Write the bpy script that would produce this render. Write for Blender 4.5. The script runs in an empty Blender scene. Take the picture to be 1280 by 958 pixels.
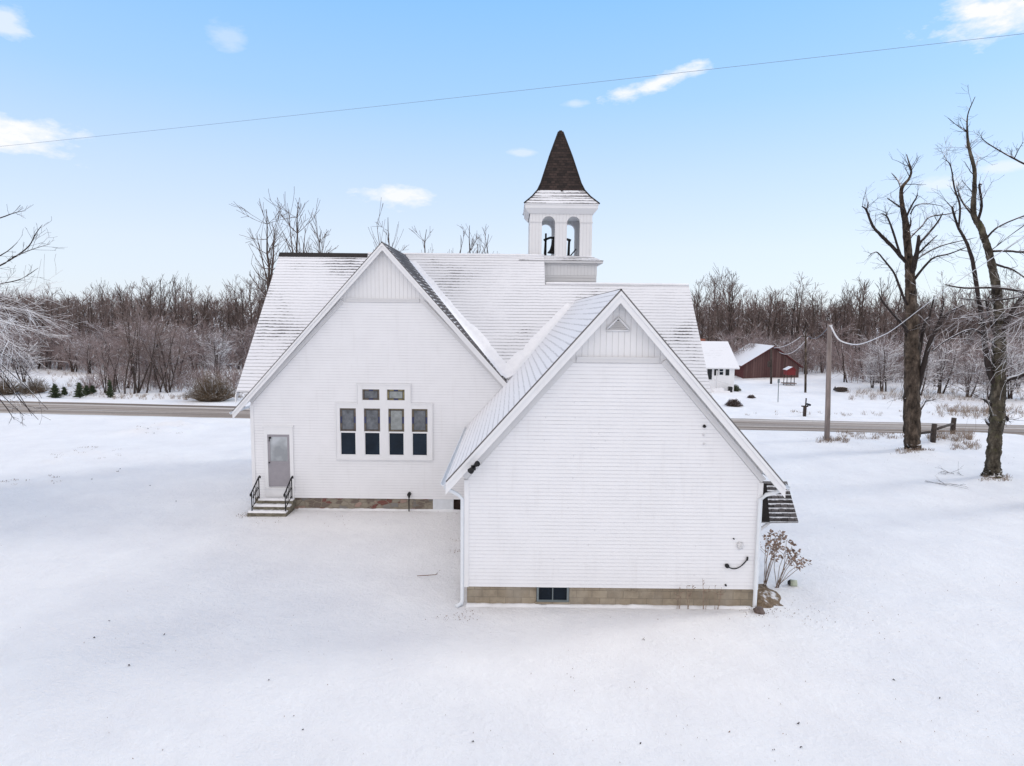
import bpy, bmesh, math, random
from mathutils import Vector, noise
R = math.radians
random.seed(7)
scene = bpy.context.scene
COL = scene.collection
# ------------------------------------------------------------------ camera survey
F = 800.0; PITCH = math.atan(84/800); ROLL = R(0.6); CAMZ = 7.7
def ray(px, py):
    dx, dy = px-640, py-479
    a = (dx*math.cos(ROLL)+dy*math.sin(ROLL))/F
    b = -(-dx*math.sin(ROLL)+dy*math.cos(ROLL))/F
    c, s = math.cos(PITCH), math.sin(PITCH)
    return Vector((a, c+b*s, -s+b*c))
def P(px, py, Y):
    r = ray(px, py); return r*(Y/r.y)+Vector((0, 0, CAMZ))
def G(px, py, z=0.0):
    r = ray(px, py); return r*((z-CAMZ)/r.z)+Vector((0, 0, CAMZ))
# ------------------------------------------------------------------ terrain height
ROAD_N = [(-400, 73.5), (-32.5, 47.3), (25, 43.2), (400, 16.4)]
ROAD_F = [(-400, 79.8), (-36.8, 53.8), (27.6, 47.8), (400, 21.0)]
def pl(pts, x):
    for (a, ya), (b, yb) in zip(pts, pts[1:]):
        if x <= b: return ya+(yb-ya)*(x-a)/(b-a)
    return pts[-1][1]
LUMPS = []
def lump(px, py, h, sx, sy):
    g = G(px, py); LUMPS.append((g.x, g.y, h, sx, sy))
for a in ((182, 541, .28, 1.2, .5), (195, 538, .3, 1.5, .5), (212, 533, .28, 2.2, .7), (228, 532, .2, 1.5, .5), (172, 540, .22, .8, .4), (105, 566, .14, 1.5, .5),
          (125, 562, .12, 1.5, .4), (70, 575, .12, .8, .4), (18, 604, .12, .8, .4), (72, 600, .1, .6, .3), (148, 588, .1, 1.5, .3), (1160, 571, .12, 1.6, 1.2),
          (1142, 566, .12, 1.5, 1.2), (1240, 602, .13, 1.4, 1.0), (1215, 545, .2, 2.5, .8), (1180, 552, .18, 2, .5), (1235, 520, .35, 5, 1.5), (1190, 513, .3, 4, 1.5),
          (960, 512, .12, 2, 1), (1000, 519, .2, 3, .6)): lump(*a)
def hgt(x, y):
    yn, yf = pl(ROAD_N, x), pl(ROAD_F, x)
    d = yn-y if y < yn else (y-yf if y > yf else 0.0)
    k = min(1.0, d/4.0); k = k*k*(3-2*k)
    h = .13*noise.noise((x/9, y/7, 3.1))+.05*noise.noise((x/2.6, y/2.2, 9.0))
    if y > yf: h += .35*noise.noise((x/22, y/22, 1.7))*min(1, (y-yf)/15)
    h *= k
    berm = .13*math.exp(-((d-1.1)/.7)**2)*(.7+.6*noise.noise((x/2.1, y/3, 0))) if d > 0 else 0
    for lx, ly, lh, sx, sy in LUMPS:
        if abs(x-lx) < 3*sx and abs(y-ly) < 3*sy:
            h += lh*math.exp(-((x-lx)/sx)**2-((y-ly)/sy)**2)*(.75+.8*noise.noise((x*1.3, y*1.3, 5)))
    if -12 < x < 9.5 and 14 < y < 36:   # level ground against the church footing
        ex = max(0, -10.2-x, x-8); ey = max(0, 16.4-y, y-34)
        if x < -1.2: ey = max(0, 24.7-y, y-34)
        q = min(1, math.hypot(ex, ey)/2); h = h*q
    return h+berm
# ------------------------------------------------------------------ materials
def new_mat(name):
    m = bpy.data.materials.new(name); m.use_nodes = True
    nt = m.node_tree; b = nt.nodes['Principled BSDF']
    return m, nt, b
def nd(nt, typ, **kw):
    n = nt.nodes.new(typ)
    for k, v in kw.items():
        if k.startswith('i_'): n.inputs[int(k[2:]) if k[2:].isdigit() else k[2:]].default_value = v
        else: setattr(n, k, v)
    return n
def lk(nt, a, b): nt.links.new(a, b)
def ramp(nt, src, stops, interp='LINEAR'):
    r = nt.nodes.new('ShaderNodeValToRGB'); r.color_ramp.interpolation = interp
    e = r.color_ramp.elements
    while len(e) < len(stops): e.new(.5)
    for i, (p, c) in enumerate(stops):
        e[i].position = p; e[i].color = (c, c, c, 1) if isinstance(c, (int, float)) else (*c, 1)
    lk(nt, src, r.inputs[0]); return r.outputs[0]
def mathn(nt, op, a, b=None, clamp=False):
    n = nt.nodes.new('ShaderNodeMath'); n.operation = op; n.use_clamp = clamp
    for i, v in enumerate((a, b)):
        if v is None: continue
        if isinstance(v, (int, float)): n.inputs[i].default_value = v
        else: lk(nt, v, n.inputs[i])
    return n.outputs[0]
def mixc(nt, fac, a, b):
    n = nt.nodes.new('ShaderNodeMix'); n.data_type = 'RGBA'
    for s, v in ((n.inputs[0], fac), (n.inputs[6], a), (n.inputs[7], b)):
        if isinstance(v, (int, float)): s.default_value = v
        elif isinstance(v, tuple): s.default_value = (*v, 1) if len(v) == 3 else v
        else: lk(nt, v, s)
    return n.outputs[2]
def tex(nt, scale, detail=4, rough=.55, vec=None, mapscale=None, coord='Object', dist=0):
    n = nt.nodes.new('ShaderNodeTexNoise'); n.inputs['Scale'].default_value = scale
    n.inputs['Detail'].default_value = detail; n.inputs['Roughness'].default_value = rough; n.inputs['Distortion'].default_value = dist
    if vec is None: vec = nt.nodes.new('ShaderNodeTexCoord').outputs[coord]
    if mapscale:
        mp = nt.nodes.new('ShaderNodeMapping'); mp.inputs['Scale'].default_value = mapscale; lk(nt, vec, mp.inputs[0]); vec = mp.outputs[0]
    lk(nt, vec, n.inputs['Vector']); return n.outputs[0]
def bump(nt, b, h, strength=.5, dist=.02):
    n = nt.nodes.new('ShaderNodeBump'); n.inputs['Strength'].default_value = strength; n.inputs['Distance'].default_value = dist
    lk(nt, h, n.inputs['Height']); lk(nt, n.outputs[0], b.inputs['Normal'])
def simple(name, c, rough=.6, var=.12, sc=6, bmp=0, metal=0, spec=.3, mapscale=None):
    m, nt, b = new_mat(name)
    t = tex(nt, sc, 5, .6, mapscale=mapscale)
    lo = tuple(max(0, v*(1-var)) for v in c); hi = tuple(min(1, v*(1+var)) for v in c)
    lk(nt, ramp(nt, t, ((.3, lo), (.7, hi))), b.inputs['Base Color'])
    b.inputs['Roughness'].default_value = rough; b.inputs['Metallic'].default_value = metal
    b.inputs['Specular IOR Level'].default_value = spec
    if bmp: bump(nt, b, t, bmp, .02)
    return m
SNOW = (.80, .805, .835)
def mat_ground():
    m, nt, b = new_mat('snow_ground')
    tc = nt.nodes.new('ShaderNodeTexCoord').outputs['Object']
    big = tex(nt, .06, 4, .5, tc); med = tex(nt, .5, 6, .62, tc); fine = tex(nt, 3.2, 8, .68, tc); grit = tex(nt, 9, 6, .75, tc)
    patch = tex(nt, .16, 5, .6, tc)
    c = ramp(nt, med, ((.3, (.80, .795, .81)), (.65, (.875, .87, .875))))
    # thin snow where the lawn shows through as faint flecks
    fl = mathn(nt, 'MULTIPLY', ramp(nt, grit, ((.57, 0), (.70, 1))), ramp(nt, patch, ((.46, .0), (.62, .30))))
    c = mixc(nt, fl, c, (.42, .40, .38))
    lk(nt, c, b.inputs['Base Color']); b.inputs['Roughness'].default_value = .75; b.inputs['Specular IOR Level'].default_value = .2
    h = mathn(nt, 'ADD', mathn(nt, 'MULTIPLY', med, 1.1), mathn(nt, 'ADD', mathn(nt, 'MULTIPLY', fine, .7), mathn(nt, 'MULTIPLY', grit, .5)))
    c = mixc(nt, ramp(nt, grit, ((.50, 0), (.66, .5))), c, (.62, .62, .65))   # crusty pits
    bump(nt, b, h, .62, .17)
    return m
def mat_snow(name='snow'):
    m, nt, b = new_mat(name)
    t = tex(nt, 5, 6, .6); lk(nt, ramp(nt, t, ((.3, (.80, .803, .83)), (.7, (.88, .883, .90)))), b.inputs['Base Color'])
    b.inputs['Roughness'].default_value = .7; bump(nt, b, t, .4, .05); return m
def mat_road():
    m, nt, b = new_mat('slushy_asphalt')
    uv = nt.nodes.new('ShaderNodeTexCoord').outputs['UV']
    st = tex(nt, 1, 6, .62, uv, (.02, 1.5, 1)); st2 = tex(nt, 1, 5, .6, uv, (.010, 3.2, 1)); g = tex(nt, 3, 6, .7)
    c = ramp(nt, st, ((.36, (.12, .095, .08)), (.45, (.22, .18, .15)), (.53, (.36, .305, .265)), (.62, (.60, .55, .51))))
    c = mixc(nt, ramp(nt, st2, ((.54, 0), (.62, .85))), c, (.64, .62, .61))
    c = mixc(nt, ramp(nt, g, ((.4, 0), (.8, .3))), c, (.10, .09, .085))
    lk(nt, c, b.inputs['Base Color']); b.inputs['Roughness'].default_value = .9; b.inputs['Specular IOR Level'].default_value = .05; bump(nt, b, g, .3, .03); return m
def mat_roof(name, cover, line, course=.19, dark=(.045, .04, .04), tint=(.11, .10, .10), lmax=.6, zline=None):
    """snow lying on shingle courses; UV in metres, v runs down the slope"""
    m, nt, b = new_mat(name)
    uv = nt.nodes.new('ShaderNodeTexCoord').outputs['UV']
    sep = nt.nodes.new('ShaderNodeSeparateXYZ'); lk(nt, uv, sep.inputs[0])
    wob = mathn(nt, 'MULTIPLY', mathn(nt, 'SUBTRACT', tex(nt, 1, 3, .5, uv, (2.2, .6, 1)), .5), .35)
    vv = mathn(nt, 'ADD', mathn(nt, 'DIVIDE', sep.outputs[1], course), wob)
    f = mathn(nt, 'FRACT', vv); row = mathn(nt, 'FLOOR', vv)
    # row-dependent stretches of bare butt edge
    cmb = nt.nodes.new('ShaderNodeCombineXYZ'); lk(nt, mathn(nt, 'MULTIPLY', sep.outputs[0], 1.1), cmb.inputs[0]); lk(nt, mathn(nt, 'MULTIPLY', row, 7.31), cmb.inputs[1])
    seg = tex(nt, 1.3, 6, .72, cmb.outputs[0])
    big = tex(nt, .32, 4, .55, uv); fine = tex(nt, 9, 5, .7, uv, (1, 1.6, 1))
    edge = ramp(nt, f, ((0, .4), (.08, 0), (.74, 0), (.90, 1), (1, 1)))
    thr = mathn(nt, 'ADD', mathn(nt, 'MULTIPLY', seg, .9), mathn(nt, 'MULTIPLY', mathn(nt, 'SUBTRACT', big, .5), 1.3))
    ln = mathn(nt, 'MULTIPLY', edge, ramp(nt, thr, ((.5-line*.5, 0), (.85-line*.5, 1))))
    bare = mathn(nt, 'ADD', mathn(nt, 'MULTIPLY', big, .75), mathn(nt, 'ADD', mathn(nt, 'MULTIPLY', fine, .3), mathn(nt, 'MULTIPLY', f, .34)))
    br = ramp(nt, bare, ((cover+.05, 0), (cover+.15, 1)))
    msk = mathn(nt, 'MAXIMUM', mathn(nt, 'MULTIPLY', ln, lmax), br)
    if zline:
        tc = nt.nodes.new('ShaderNodeTexCoord').outputs['Object']; sz = nt.nodes.new('ShaderNodeSeparateXYZ'); lk(nt, tc, sz.inputs[0])
        zz = mathn(nt, 'ADD', sz.outputs[2], mathn(nt, 'MULTIPLY', mathn(nt, 'SUBTRACT', tex(nt, 3.5, 6, .7, tc), .5), .7))
        msk = mathn(nt, 'MAXIMUM', msk, ramp(nt, mathn(nt, 'SUBTRACT', zz, zline), ((0, 0), (.05, 1))))
    # shingle tabs
    bk = nt.nodes.new('ShaderNodeTexBrick'); lk(nt, uv, bk.inputs[0])
    bk.inputs['Scale'].default_value = 1; bk.inputs['Brick Width'].default_value = course*1.4; bk.inputs['Row Height'].default_value = course
    bk.inputs['Mortar Size'].default_value = .008; bk.inputs['Color1'].default_value = (*dark, 1); bk.inputs['Color2'].default_value = (*tint, 1); bk.inputs['Mortar'].default_value = (.015, .013, .012, 1)
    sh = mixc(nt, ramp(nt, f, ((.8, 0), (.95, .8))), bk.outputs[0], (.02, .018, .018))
    sn = ramp(nt, fine, ((.3, (.74, .745, .775)), (.7, (.83, .835, .86))))
    lk(nt, mixc(nt, msk, sn, sh), b.inputs['Base Color'])
    b.inputs['Roughness'].default_value = .8; b.inputs['Specular IOR Level'].default_value = .2
    h = mathn(nt, 'ADD', mathn(nt, 'MULTIPLY', f, .8), mathn(nt, 'MULTIPLY', mathn(nt, 'SUBTRACT', 1, msk), .7))
    bump(nt, b, h, .5, .03)
    return m
def mat_bark(name, c1, c2, snow=.55, moss=None, ms=(1, 1, .3), sc=5):
    m, nt, b = new_mat(name)
    t = tex(nt, sc, 7, .7, mapscale=ms); t2 = tex(nt, 1.6, 4, .6)
    c = ramp(nt, t, ((.34, c1), (.52, tuple(.6*a_+.4*b_ for a_, b_ in zip(c1, c2))), (.70, c2)))
    if moss: c = mixc(nt, ramp(nt, t2, ((.55, 0), (.68, .55))), c, moss)
    g = nt.nodes.new('ShaderNodeNewGeometry'); s = nt.nodes.new('ShaderNodeSeparateXYZ'); lk(nt, g.outputs['Normal'], s.inputs[0])
    up = mathn(nt, 'ADD', s.outputs[2], mathn(nt, 'MULTIPLY', mathn(nt, 'SUBTRACT', tex(nt, 2.5, 4, .6), .5), .9))
    c = mixc(nt, ramp(nt, up, ((snow, 0), (snow+.2, 1))), c, (.78, .78, .80))
    lk(nt, c, b.inputs['Base Color']); b.inputs['Roughness'].default_value = .85; b.inputs['Specular IOR Level'].default_value = .15
    bump(nt, b, t, .9, .06); return m
def mat_soil():
    m, nt, b = new_mat('leafy_soil'); t = tex(nt, 7, 7, .7); t2 = tex(nt, 3.2, 5, .65)
    c = ramp(nt, t, ((.3, (.075, .052, .034)), (.5, (.19, .135, .085)), (.7, (.31, .235, .155))))
    lk(nt, mixc(nt, ramp(nt, t2, ((.56, 0), (.64, .9))), c, (.78, .78, .80)), b.inputs['Base Color']); b.inputs['Roughness'].default_value = .95; bump(nt, b, t, 1, .08); return m
def mat_fieldstone():
    m, nt, b = new_mat('fieldstone')
    v = nt.nodes.new('ShaderNodeTexVoronoi'); v.inputs['Scale'].default_value = 4.3
    tc = nt.nodes.new('ShaderNodeTexCoord'); mp = nt.nodes.new('ShaderNodeMapping'); mp.inputs['Scale'].default_value = (.8, .1, 1.4); lk(nt, tc.outputs['Object'], mp.inputs[0])
    wn = tex(nt, 4, 4, .6, mp.outputs[0]); vm = nt.nodes.new('ShaderNodeVectorMath'); vm.operation = 'MULTIPLY_ADD'
    lk(nt, wn, vm.inputs[0]); vm.inputs[1].default_value = (.25, .25, .25); lk(nt, mp.outputs[0], vm.inputs[2]); lk(nt, vm.outputs[0], v.inputs['Vector'])
    hs = nt.nodes.new('ShaderNodeSeparateColor'); lk(nt, v.outputs['Color'], hs.inputs[0])
    st = ramp(nt, hs.outputs[0], ((0, (.15, .12, .10)), (.25, (.27, .24, .19)), (.45, (.20, .19, .18)), (.6, (.34, .24, .20)), (.75, (.28, .25, .20)), (.90, (.16, .06, .05)), (1, (.36, .32, .25))), 'CONSTANT')
    t = tex(nt, 14, 6, .7)
    st = mixc(nt, ramp(nt, t, ((.42, 0), (.8, .25))), st, (.30, .26, .21))
    ve = nt.nodes.new('ShaderNodeTexVoronoi'); ve.feature = 'DISTANCE_TO_EDGE'; ve.inputs['Scale'].default_value = 4.3; lk(nt, vm.outputs[0], ve.inputs['Vector'])
    mort = ramp(nt, ve.outputs['Distance'], ((.03, 1), (.09, 0)))
    lk(nt, mixc(nt, mort, st, (.245, .21, .165)), b.inputs['Base Color']); b.inputs['Roughness'].default_value = .9
    bump(nt, b, mathn(nt, 'SUBTRACT', mathn(nt, 'MULTIPLY', t, .3), mort), .6, .04); return m
def mat_block():
    m, nt, b = new_mat('concrete_block')
    tc = nt.nodes.new('ShaderNodeTexCoord'); mp = nt.nodes.new('ShaderNodeMapping'); mp.inputs['Rotation'].default_value = (R(-90), 0, 0); mp.inputs['Location'].default_value = (0, .0, 0)
    lk(nt, tc.outputs['Object'], mp.inputs[0])
    bk = nt.nodes.new('ShaderNodeTexBrick'); lk(nt, mp.outputs[0], bk.inputs[0]); bk.inputs['Scale'].default_value = 1
    bk.inputs['Brick Width'].default_value = .42; bk.inputs['Row Height'].default_value = .205; bk.inputs['Mortar Size'].default_value = .008; bk.inputs['Mortar Smooth'].default_value = .4
    bk.inputs['Color1'].default_value = (.29, .24, .175, 1); bk.inputs['Color2'].default_value = (.38, .325, .245, 1); bk.inputs['Mortar'].default_value = (.21, .18, .135, 1)
    t = tex(nt, 3, 6, .65); t2 = tex(nt, 1.2, 5, .6, mapscale=(1, 1, .35))
    c = mixc(nt, ramp(nt, t, ((.4, 0), (.72, .75))), bk.outputs[0], (.17, .14, .105))
    c = mixc(nt, ramp(nt, t2, ((.5, 0), (.7, .5))), c, (.40, .37, .32))
    lk(nt, c, b.inputs['Base Color']); b.inputs['Roughness'].default_value = .9
    bump(nt, b, mathn(nt, 'SUBTRACT', mathn(nt, 'MULTIPLY', t, .4), bk.outputs[1]), .5, .015); return m
def mat_white(name, c=(.79, .795, .81), boards=False, grime=.18):
    m, nt, b = new_mat(name)
    t = tex(nt, 1.3, 5, .6); t2 = tex(nt, 6, 5, .65, mapscale=(1, 1, .12))
    col = ramp(nt, t, ((.3, tuple(v*.96 for v in c)), (.7, c)))
    col = mixc(nt, ramp(nt, t2, ((.55, 0), (.8, grime))), col, (.5, .48, .47))
    if boards:
        sx = nt.nodes.new('ShaderNodeSeparateXYZ'); lk(nt, nt.nodes.new('ShaderNodeTexCoord').outputs['Object'], sx.inputs[0])
        f = mathn(nt, 'FRACT', mathn(nt, 'DIVIDE', mathn(nt, 'ADD', sx.outputs[0], sx.outputs[1]), .155)); g = ramp(nt, f, ((0, 0), (.05, 1), (.93, 1), (1, 0)))
        col = mixc(nt, mathn(nt, 'MULTIPLY', mathn(nt, 'SUBTRACT', 1, g), .45), col, (.35, .33, .33))
        bump(nt, b, g, .6, .012)
    lk(nt, col, b.inputs['Base Color']); b.inputs['Roughness'].default_value = .5; b.inputs['Specular IOR Level'].default_value = .25; return m
def mat_planks(name, c1, c2, w=.22):
    m, nt, b = new_mat(name)
    sx = nt.nodes.new('ShaderNodeSeparateXYZ'); lk(nt, nt.nodes.new('ShaderNodeTexCoord').outputs['Object'], sx.inputs[0])
    k = mathn(nt, 'DIVIDE', mathn(nt, 'ADD', sx.outputs[0], mathn(nt, 'MULTIPLY', sx.outputs[1], 1.0)), w)
    wn = nt.nodes.new('ShaderNodeTexWhiteNoise'); wn.noise_dimensions = '1D'; lk(nt, mathn(nt, 'FLOOR', k), wn.inputs['W'])
    f = mathn(nt, 'FRACT', k); g = ramp(nt, f, ((0, 0), (.08, 1), (.92, 1), (1, 0)))
    t = tex(nt, 2, 6, .65, mapscale=(4, 4, .5))
    c = mixc(nt, mathn(nt, 'ADD', mathn(nt, 'MULTIPLY', wn.outputs[0], .6), mathn(nt, 'MULTIPLY', t, .45)), c1, c2)
    c = mixc(nt, g, (.02, .012, .012), c)
    lk(nt, c, b.inputs['Base Color']); b.inputs['Roughness'].default_value = .9; bump(nt, b, g, .5, .02); return m
def glass(name, c, rough=.12):
    m, nt, b = new_mat(name)
    t = tex(nt, 1.1, 3, .5)
    lk(nt, ramp(nt, t, ((.35, tuple(v*.6 for v in c)), (.65, tuple(v*1.3 for v in c)))), b.inputs['Base Color'])
    b.inputs['Roughness'].default_value = rough; b.inputs['Specular IOR Level'].default_value = .16
    bump(nt, b, t, .08, .05); return m
M = dict(
    ground=mat_ground(), snow=mat_snow(), ground_snow=mat_snow('bank_snow'), road=mat_road(),
    roof=mat_roof('snowy_shingles', .79, .72, .17, lmax=.55), roof_left=mat_roof('thin_snow_shingles', .76, .85, .17, lmax=.44), roof_annex=mat_roof('annex_snowy_shingles', .92, .75, .21, lmax=.30),
    roof_bare=mat_roof('bare_shingles', .46, .9), spire=mat_roof('spire_shingles', .16, 1, .13, (.020, .016, .015), (.058, .040, .035)), spire_skirt=mat_roof('spire_skirt_shingles', .66, .9, .2, zline=13.43),
    hood_bare=mat_roof('hood_bare_shingles', .10, 1, .14, (.010, .008, .008), (.022, .018, .016)), hood=mat_roof('hood_shingles', .46, 1, .14, (.03, .026, .026), lmax=.95), snowroof=mat_roof('snow_covered_roof', .95, .0, .3),
    white=mat_white('white_paint'), siding=mat_white('white_siding', (.815, .82, .84)), boards=mat_white('white_vertical_boards', (.79, .79, .80), True),
    soffit=mat_white('soffit_paint', (.82, .82, .83), False, .15), trimgrey=mat_white('weathered_trim', (.68, .68, .69), False, .2),
    edge=simple('shingle_edge', (.15, .145, .145), .9), capdark=simple('dark_cap', (.03, .026, .025), .9), stone=mat_fieldstone(), block=mat_block(),
    glass=glass('dark_glass', (.012, .020, .032)), glass_door=glass('storm_glass_reflection', (.50, .53, .56), .2),
    door=simple('grey_door_paint', (.31, .295, .32), .5, .05), black=simple('black_metal', (.012, .012, .013), .45, .3),
    iron=simple('wrought_iron', (.018, .017, .018), .5, .3), gutter=simple('white_gutter', (.72, .755, .79), .4, .04),
    sg_grey=simple('stained_grey', (.13, .14, .155), .25, .35, 5), sg_ochre=simple('stained_ochre', (.135, .112, .078), .25, .3, 9), sg_gold=simple('stained_gold', (.22, .19, .10), .25, .3, 9),
    sg_blue=simple('stained_blue', (.05, .055, .12), .25, .3, 9), sg_pale=simple('stained_pale', (.27, .29, .29), .25, .25, 5), sg_brown=simple('stained_brown', (.12, .10, .085), .25, .3, 9), lead=simple('lead_came', (.05, .05, .055), .5),
    step=simple('mossy_concrete', (.17, .155, .12), .9, .4, 7, .4), hatch=simple('hatch_paint', (.70, .73, .77), .5, .05), darkhole=simple('dark_timber', (.03, .02, .017), .9, .5, 6),
    bark=mat_bark('dark_bark', (.007, .005, .004), (.17, .13, .10), .7, None, (1, 1, .5), 3.4), bark2=mat_bark('mossy_bark', (.010, .008, .006), (.17, .145, .11), .7, (.12, .12, .055), (1, 1, .45), 4),
    limb=mat_bark('limb_bark', (.022, .017, .016), (.065, .05, .045), .6), frost=mat_bark('frosted_twig', (.16, .13, .125), (.30, .26, .26), .10),
    wood1=mat_bark('wood_trunk', (.045, .034, .03), (.115, .09, .078), .78), twig1=mat_bark('wood_twig', (.15, .112, .10), (.275, .215, .20), .64), twig2=mat_bark('pinkish_twig', (.225, .172, .165), (.375, .305, .297), .56),
    twig3=mat_bark('dark_twig', (.085, .062, .054), (.175, .135, .122), .68), olive=mat_bark('olive_twig', (.11, .082, .055), (.24, .185, .135), .72),
    ever=simple('evergreen', (.045, .06, .03), .8, .5, 4), pole=simple('pole_wood', (.24, .20, .185), .85, .3, 4, .3, mapscale=(1, 1, .2)), darkwood=simple('dark_wood', (.055, .042, .036), .85, .4, 5, .3),
    barn=mat_planks('red_barn_boards', (.055, .018, .018), (.15, .088, .082), .3), barnred=mat_planks('dark_red_boards', (.075, .015, .015), (.12, .03, .028), .3), red=simple('red_paint', (.17, .02, .022), .6, .2),
    chimney=simple('chimney_brick', (.30, .12, .08), .9, .3, 9), shutter=simple('shutter_black', (.015, .018, .02), .6), hedge=mat_bark('hedge_twig', (.05, .06, .035), (.13, .14, .09), .8), heath=mat_bark('heath_twig', (.08, .06, .055), (.17, .13, .12), .8),
    soil=mat_soil(), dead=simple('dead_leaf', (.27, .195, .155), .9, .5, 9), stalk=simple('dry_stalk', (.27, .20, .155), .9, .3, 6), grass=simple('dry_grass', (.30, .245, .19), .9, .35, 5),
    wire=simple('wire_cable', (.20, .26, .34), .5, .1), snowwire=simple('frosted_cable', (.72, .72, .74), .8, .1), bell=simple('bell_bronze', (.03, .028, .025), .4, .3, metal=.6), greenpot=simple('pale_green_glaze', (.42, .46, .36), .5, .2), rock=simple('brown_stone', (.13, .10, .09), .9, .4, 8, .5),
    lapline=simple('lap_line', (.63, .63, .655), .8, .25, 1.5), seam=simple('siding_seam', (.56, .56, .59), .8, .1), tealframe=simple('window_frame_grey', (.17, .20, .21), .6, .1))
# ------------------------------------------------------------------ mesh building
ORG = {}
class MB:
    def __init__(s): s.v = []; s.f = []; s.m = []; s.uv = {}; s.sm = []
    def add(s, vs, fs, mi=0, smooth=False, uvs=None):
        o = len(s.v); s.v += [tuple(v) for v in vs]
        for i, f in enumerate(fs):
            if uvs: s.uv[len(s.f)] = [uvs[k] for k in f]
            s.f.append([o+k for k in f]); s.m.append(mi); s.sm.append(smooth)
        return s
    def box(s, x0, x1, y0, y1, z0, z1, mi=0):
        v = [(x, y, z) for z in (z0, z1) for y in (y0, y1) for x in (x0, x1)]
        return s.add(v, [(0, 2, 3, 1), (4, 5, 7, 6), (0, 1, 5, 4), (2, 6, 7, 3), (0, 4, 6, 2), (1, 3, 7, 5)], mi)
    def prism(s, poly, y0, y1, mi=0, axis='y'):
        n = len(poly)
        mp = {'y': lambda a, b, t: (a, t, b), 'x': lambda a, b, t: (t, a, b), 'z': lambda a, b, t: (a, b, t)}[axis]
        v = [mp(a, b, y0) for a, b in poly]+[mp(a, b, y1) for a, b in poly]
        return s.add(v, [tuple(range(n)), tuple(range(2*n-1, n-1, -1))]+[(i, i+n, (i+1) % n+n, (i+1) % n) for i in range(n)], mi)
    def tube(s, pts, rad, n=5, mi=0, cap=True):
        pts = [Vector(p) for p in pts]; vs = []; fs = []
        for i, p in enumerate(pts):
            t = (pts[min(i+1, len(pts)-1)]-pts[max(i-1, 0)])
            if t.length < 1e-9: t = Vector((0, 0, 1))
            t.normalize(); ref = Vector((1, 0, 0)) if abs(t.x) < .8 else Vector((0, 1, 0))
            a = t.cross(ref).normalized(); b = t.cross(a); r = rad[i] if hasattr(rad, '__len__') else rad
            for k in range(n):
                q = 2*math.pi*k/n; vs.append(p+a*(r*math.cos(q))+b*(r*math.sin(q)))
        for i in range(len(pts)-1):
            for k in range(n): fs.append((i*n+k, i*n+(k+1) % n, (i+1)*n+(k+1) % n, (i+1)*n+k))
        if cap and n > 3: fs.append(tuple(range(n-1, -1, -1))); fs.append(tuple((len(pts)-1)*n+k for k in range(n)))
        return s.add(vs, fs, mi, n > 3)
    def build(s, name, mats, parent=None, org=None, recalc=False):
        o = Vector(org) if org is not None else (ORG[parent.name] if parent else Vector((0, 0, 0)))
        me = bpy.data.meshes.new(name)
        me.from_pydata([(x-o.x, y-o.y, z-o.z) for x, y, z in s.v], [], s.f)
        for m in (mats if isinstance(mats, (list, tuple)) else [mats]): me.materials.append(m)
        me.polygons.foreach_set('material_index', s.m); me.polygons.foreach_set('use_smooth', s.sm)
        if s.uv:
            ul = me.uv_layers.new(name='UVMap'); d = ul.data
            for fi, uvs in s.uv.items():
                for li, q in zip(me.polygons[fi].loop_indices, uvs): d[li].uv = q
        if recalc:
            bm = bmesh.new(); bm.from_mesh(me); bmesh.ops.recalc_face_normals(bm, faces=bm.faces); bm.to_mesh(me); bm.free()
        me.update()
        ob = bpy.data.objects.new(name, me); COL.objects.link(ob)
        if parent: ob.parent = parent
        else: ob.location = o
        ORG[ob.name] = o
        return ob
def tag(o, label=None, cat=None, group=None, kind=None):
    if label: o['label'] = label
    if cat: o['category'] = cat
    if group: o['group'] = group
    if kind: o['kind'] = kind
    return o
def empty(name, loc, label, cat, group=None):
    o = bpy.data.objects.new(name, None); COL.objects.link(o); o.location = loc; o.empty_display_size = .3
    ORG[o.name] = Vector(loc); return tag(o, label, cat, group)
def copy_tree(root, loc, rz=0, s=1, label=None, cat=None, group=None):
    r = root.copy(); COL.objects.link(r); r.location = loc; r.rotation_euler = (0, 0, rz)
    r.scale = s if hasattr(s, '__len__') else (s, s, s)
    tag(r, label, cat, group)
    for ch in root.children:
        c = ch.copy(); COL.objects.link(c); c.parent = r
        for g in ch.children:
            d = g.copy(); COL.objects.link(d); d.parent = c
    return r
# ------------------------------------------------------------------ ground and road
def axis(lo, hi, f0, f1, fine, grow):
    a = [f0]
    while a[-1] < f1: a.append(a[-1]+fine)
    st = fine
    while a[-1] < hi: st *= grow; a.append(a[-1]+st)
    st = fine; b = []; c = f0
    while c > lo: st *= grow; c -= st; b.append(c)
    return b[::-1]+a
xs = axis(-900, 900, -42, 42, .36, 1.09); ys = axis(-60, 1400, 6, 62, .36, 1.07)
g = MB(); nx = len(xs)
g.v = [(x, y, hgt(x, y)) for y in ys for x in xs]
for j in range(len(ys)-1):
    for i in range(nx-1):
        g.f.append((j*nx+i, j*nx+i+1, (j+1)*nx+i+1, (j+1)*nx+i))
g.m = [0]*len(g.f); g.sm = [True]*len(g.f)
tag(g.build('ground', M['ground']), kind='structure')
r = MB(); xr = [x*2.0 for x in range(-110, 90)]
for x in xr: r.v += [(x, pl(ROAD_N, x)+.12*noise.noise((x/1.7, 0, 0))+.15*noise.noise((x/6, 2, 0)), .012), (x, pl(ROAD_F, x)+.12*noise.noise((x/1.7, 9, 0)), .012)]
for i in range(len(xr)-1):
    r.uv[len(r.f)] = [(xr[i], 0), (xr[i+1], 0), (xr[i+1], 6), (xr[i], 6)]
    r.f.append((2*i, 2*i+2, 2*i+3, 2*i+1)); r.m.append(0); r.sm.append(False)
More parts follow.
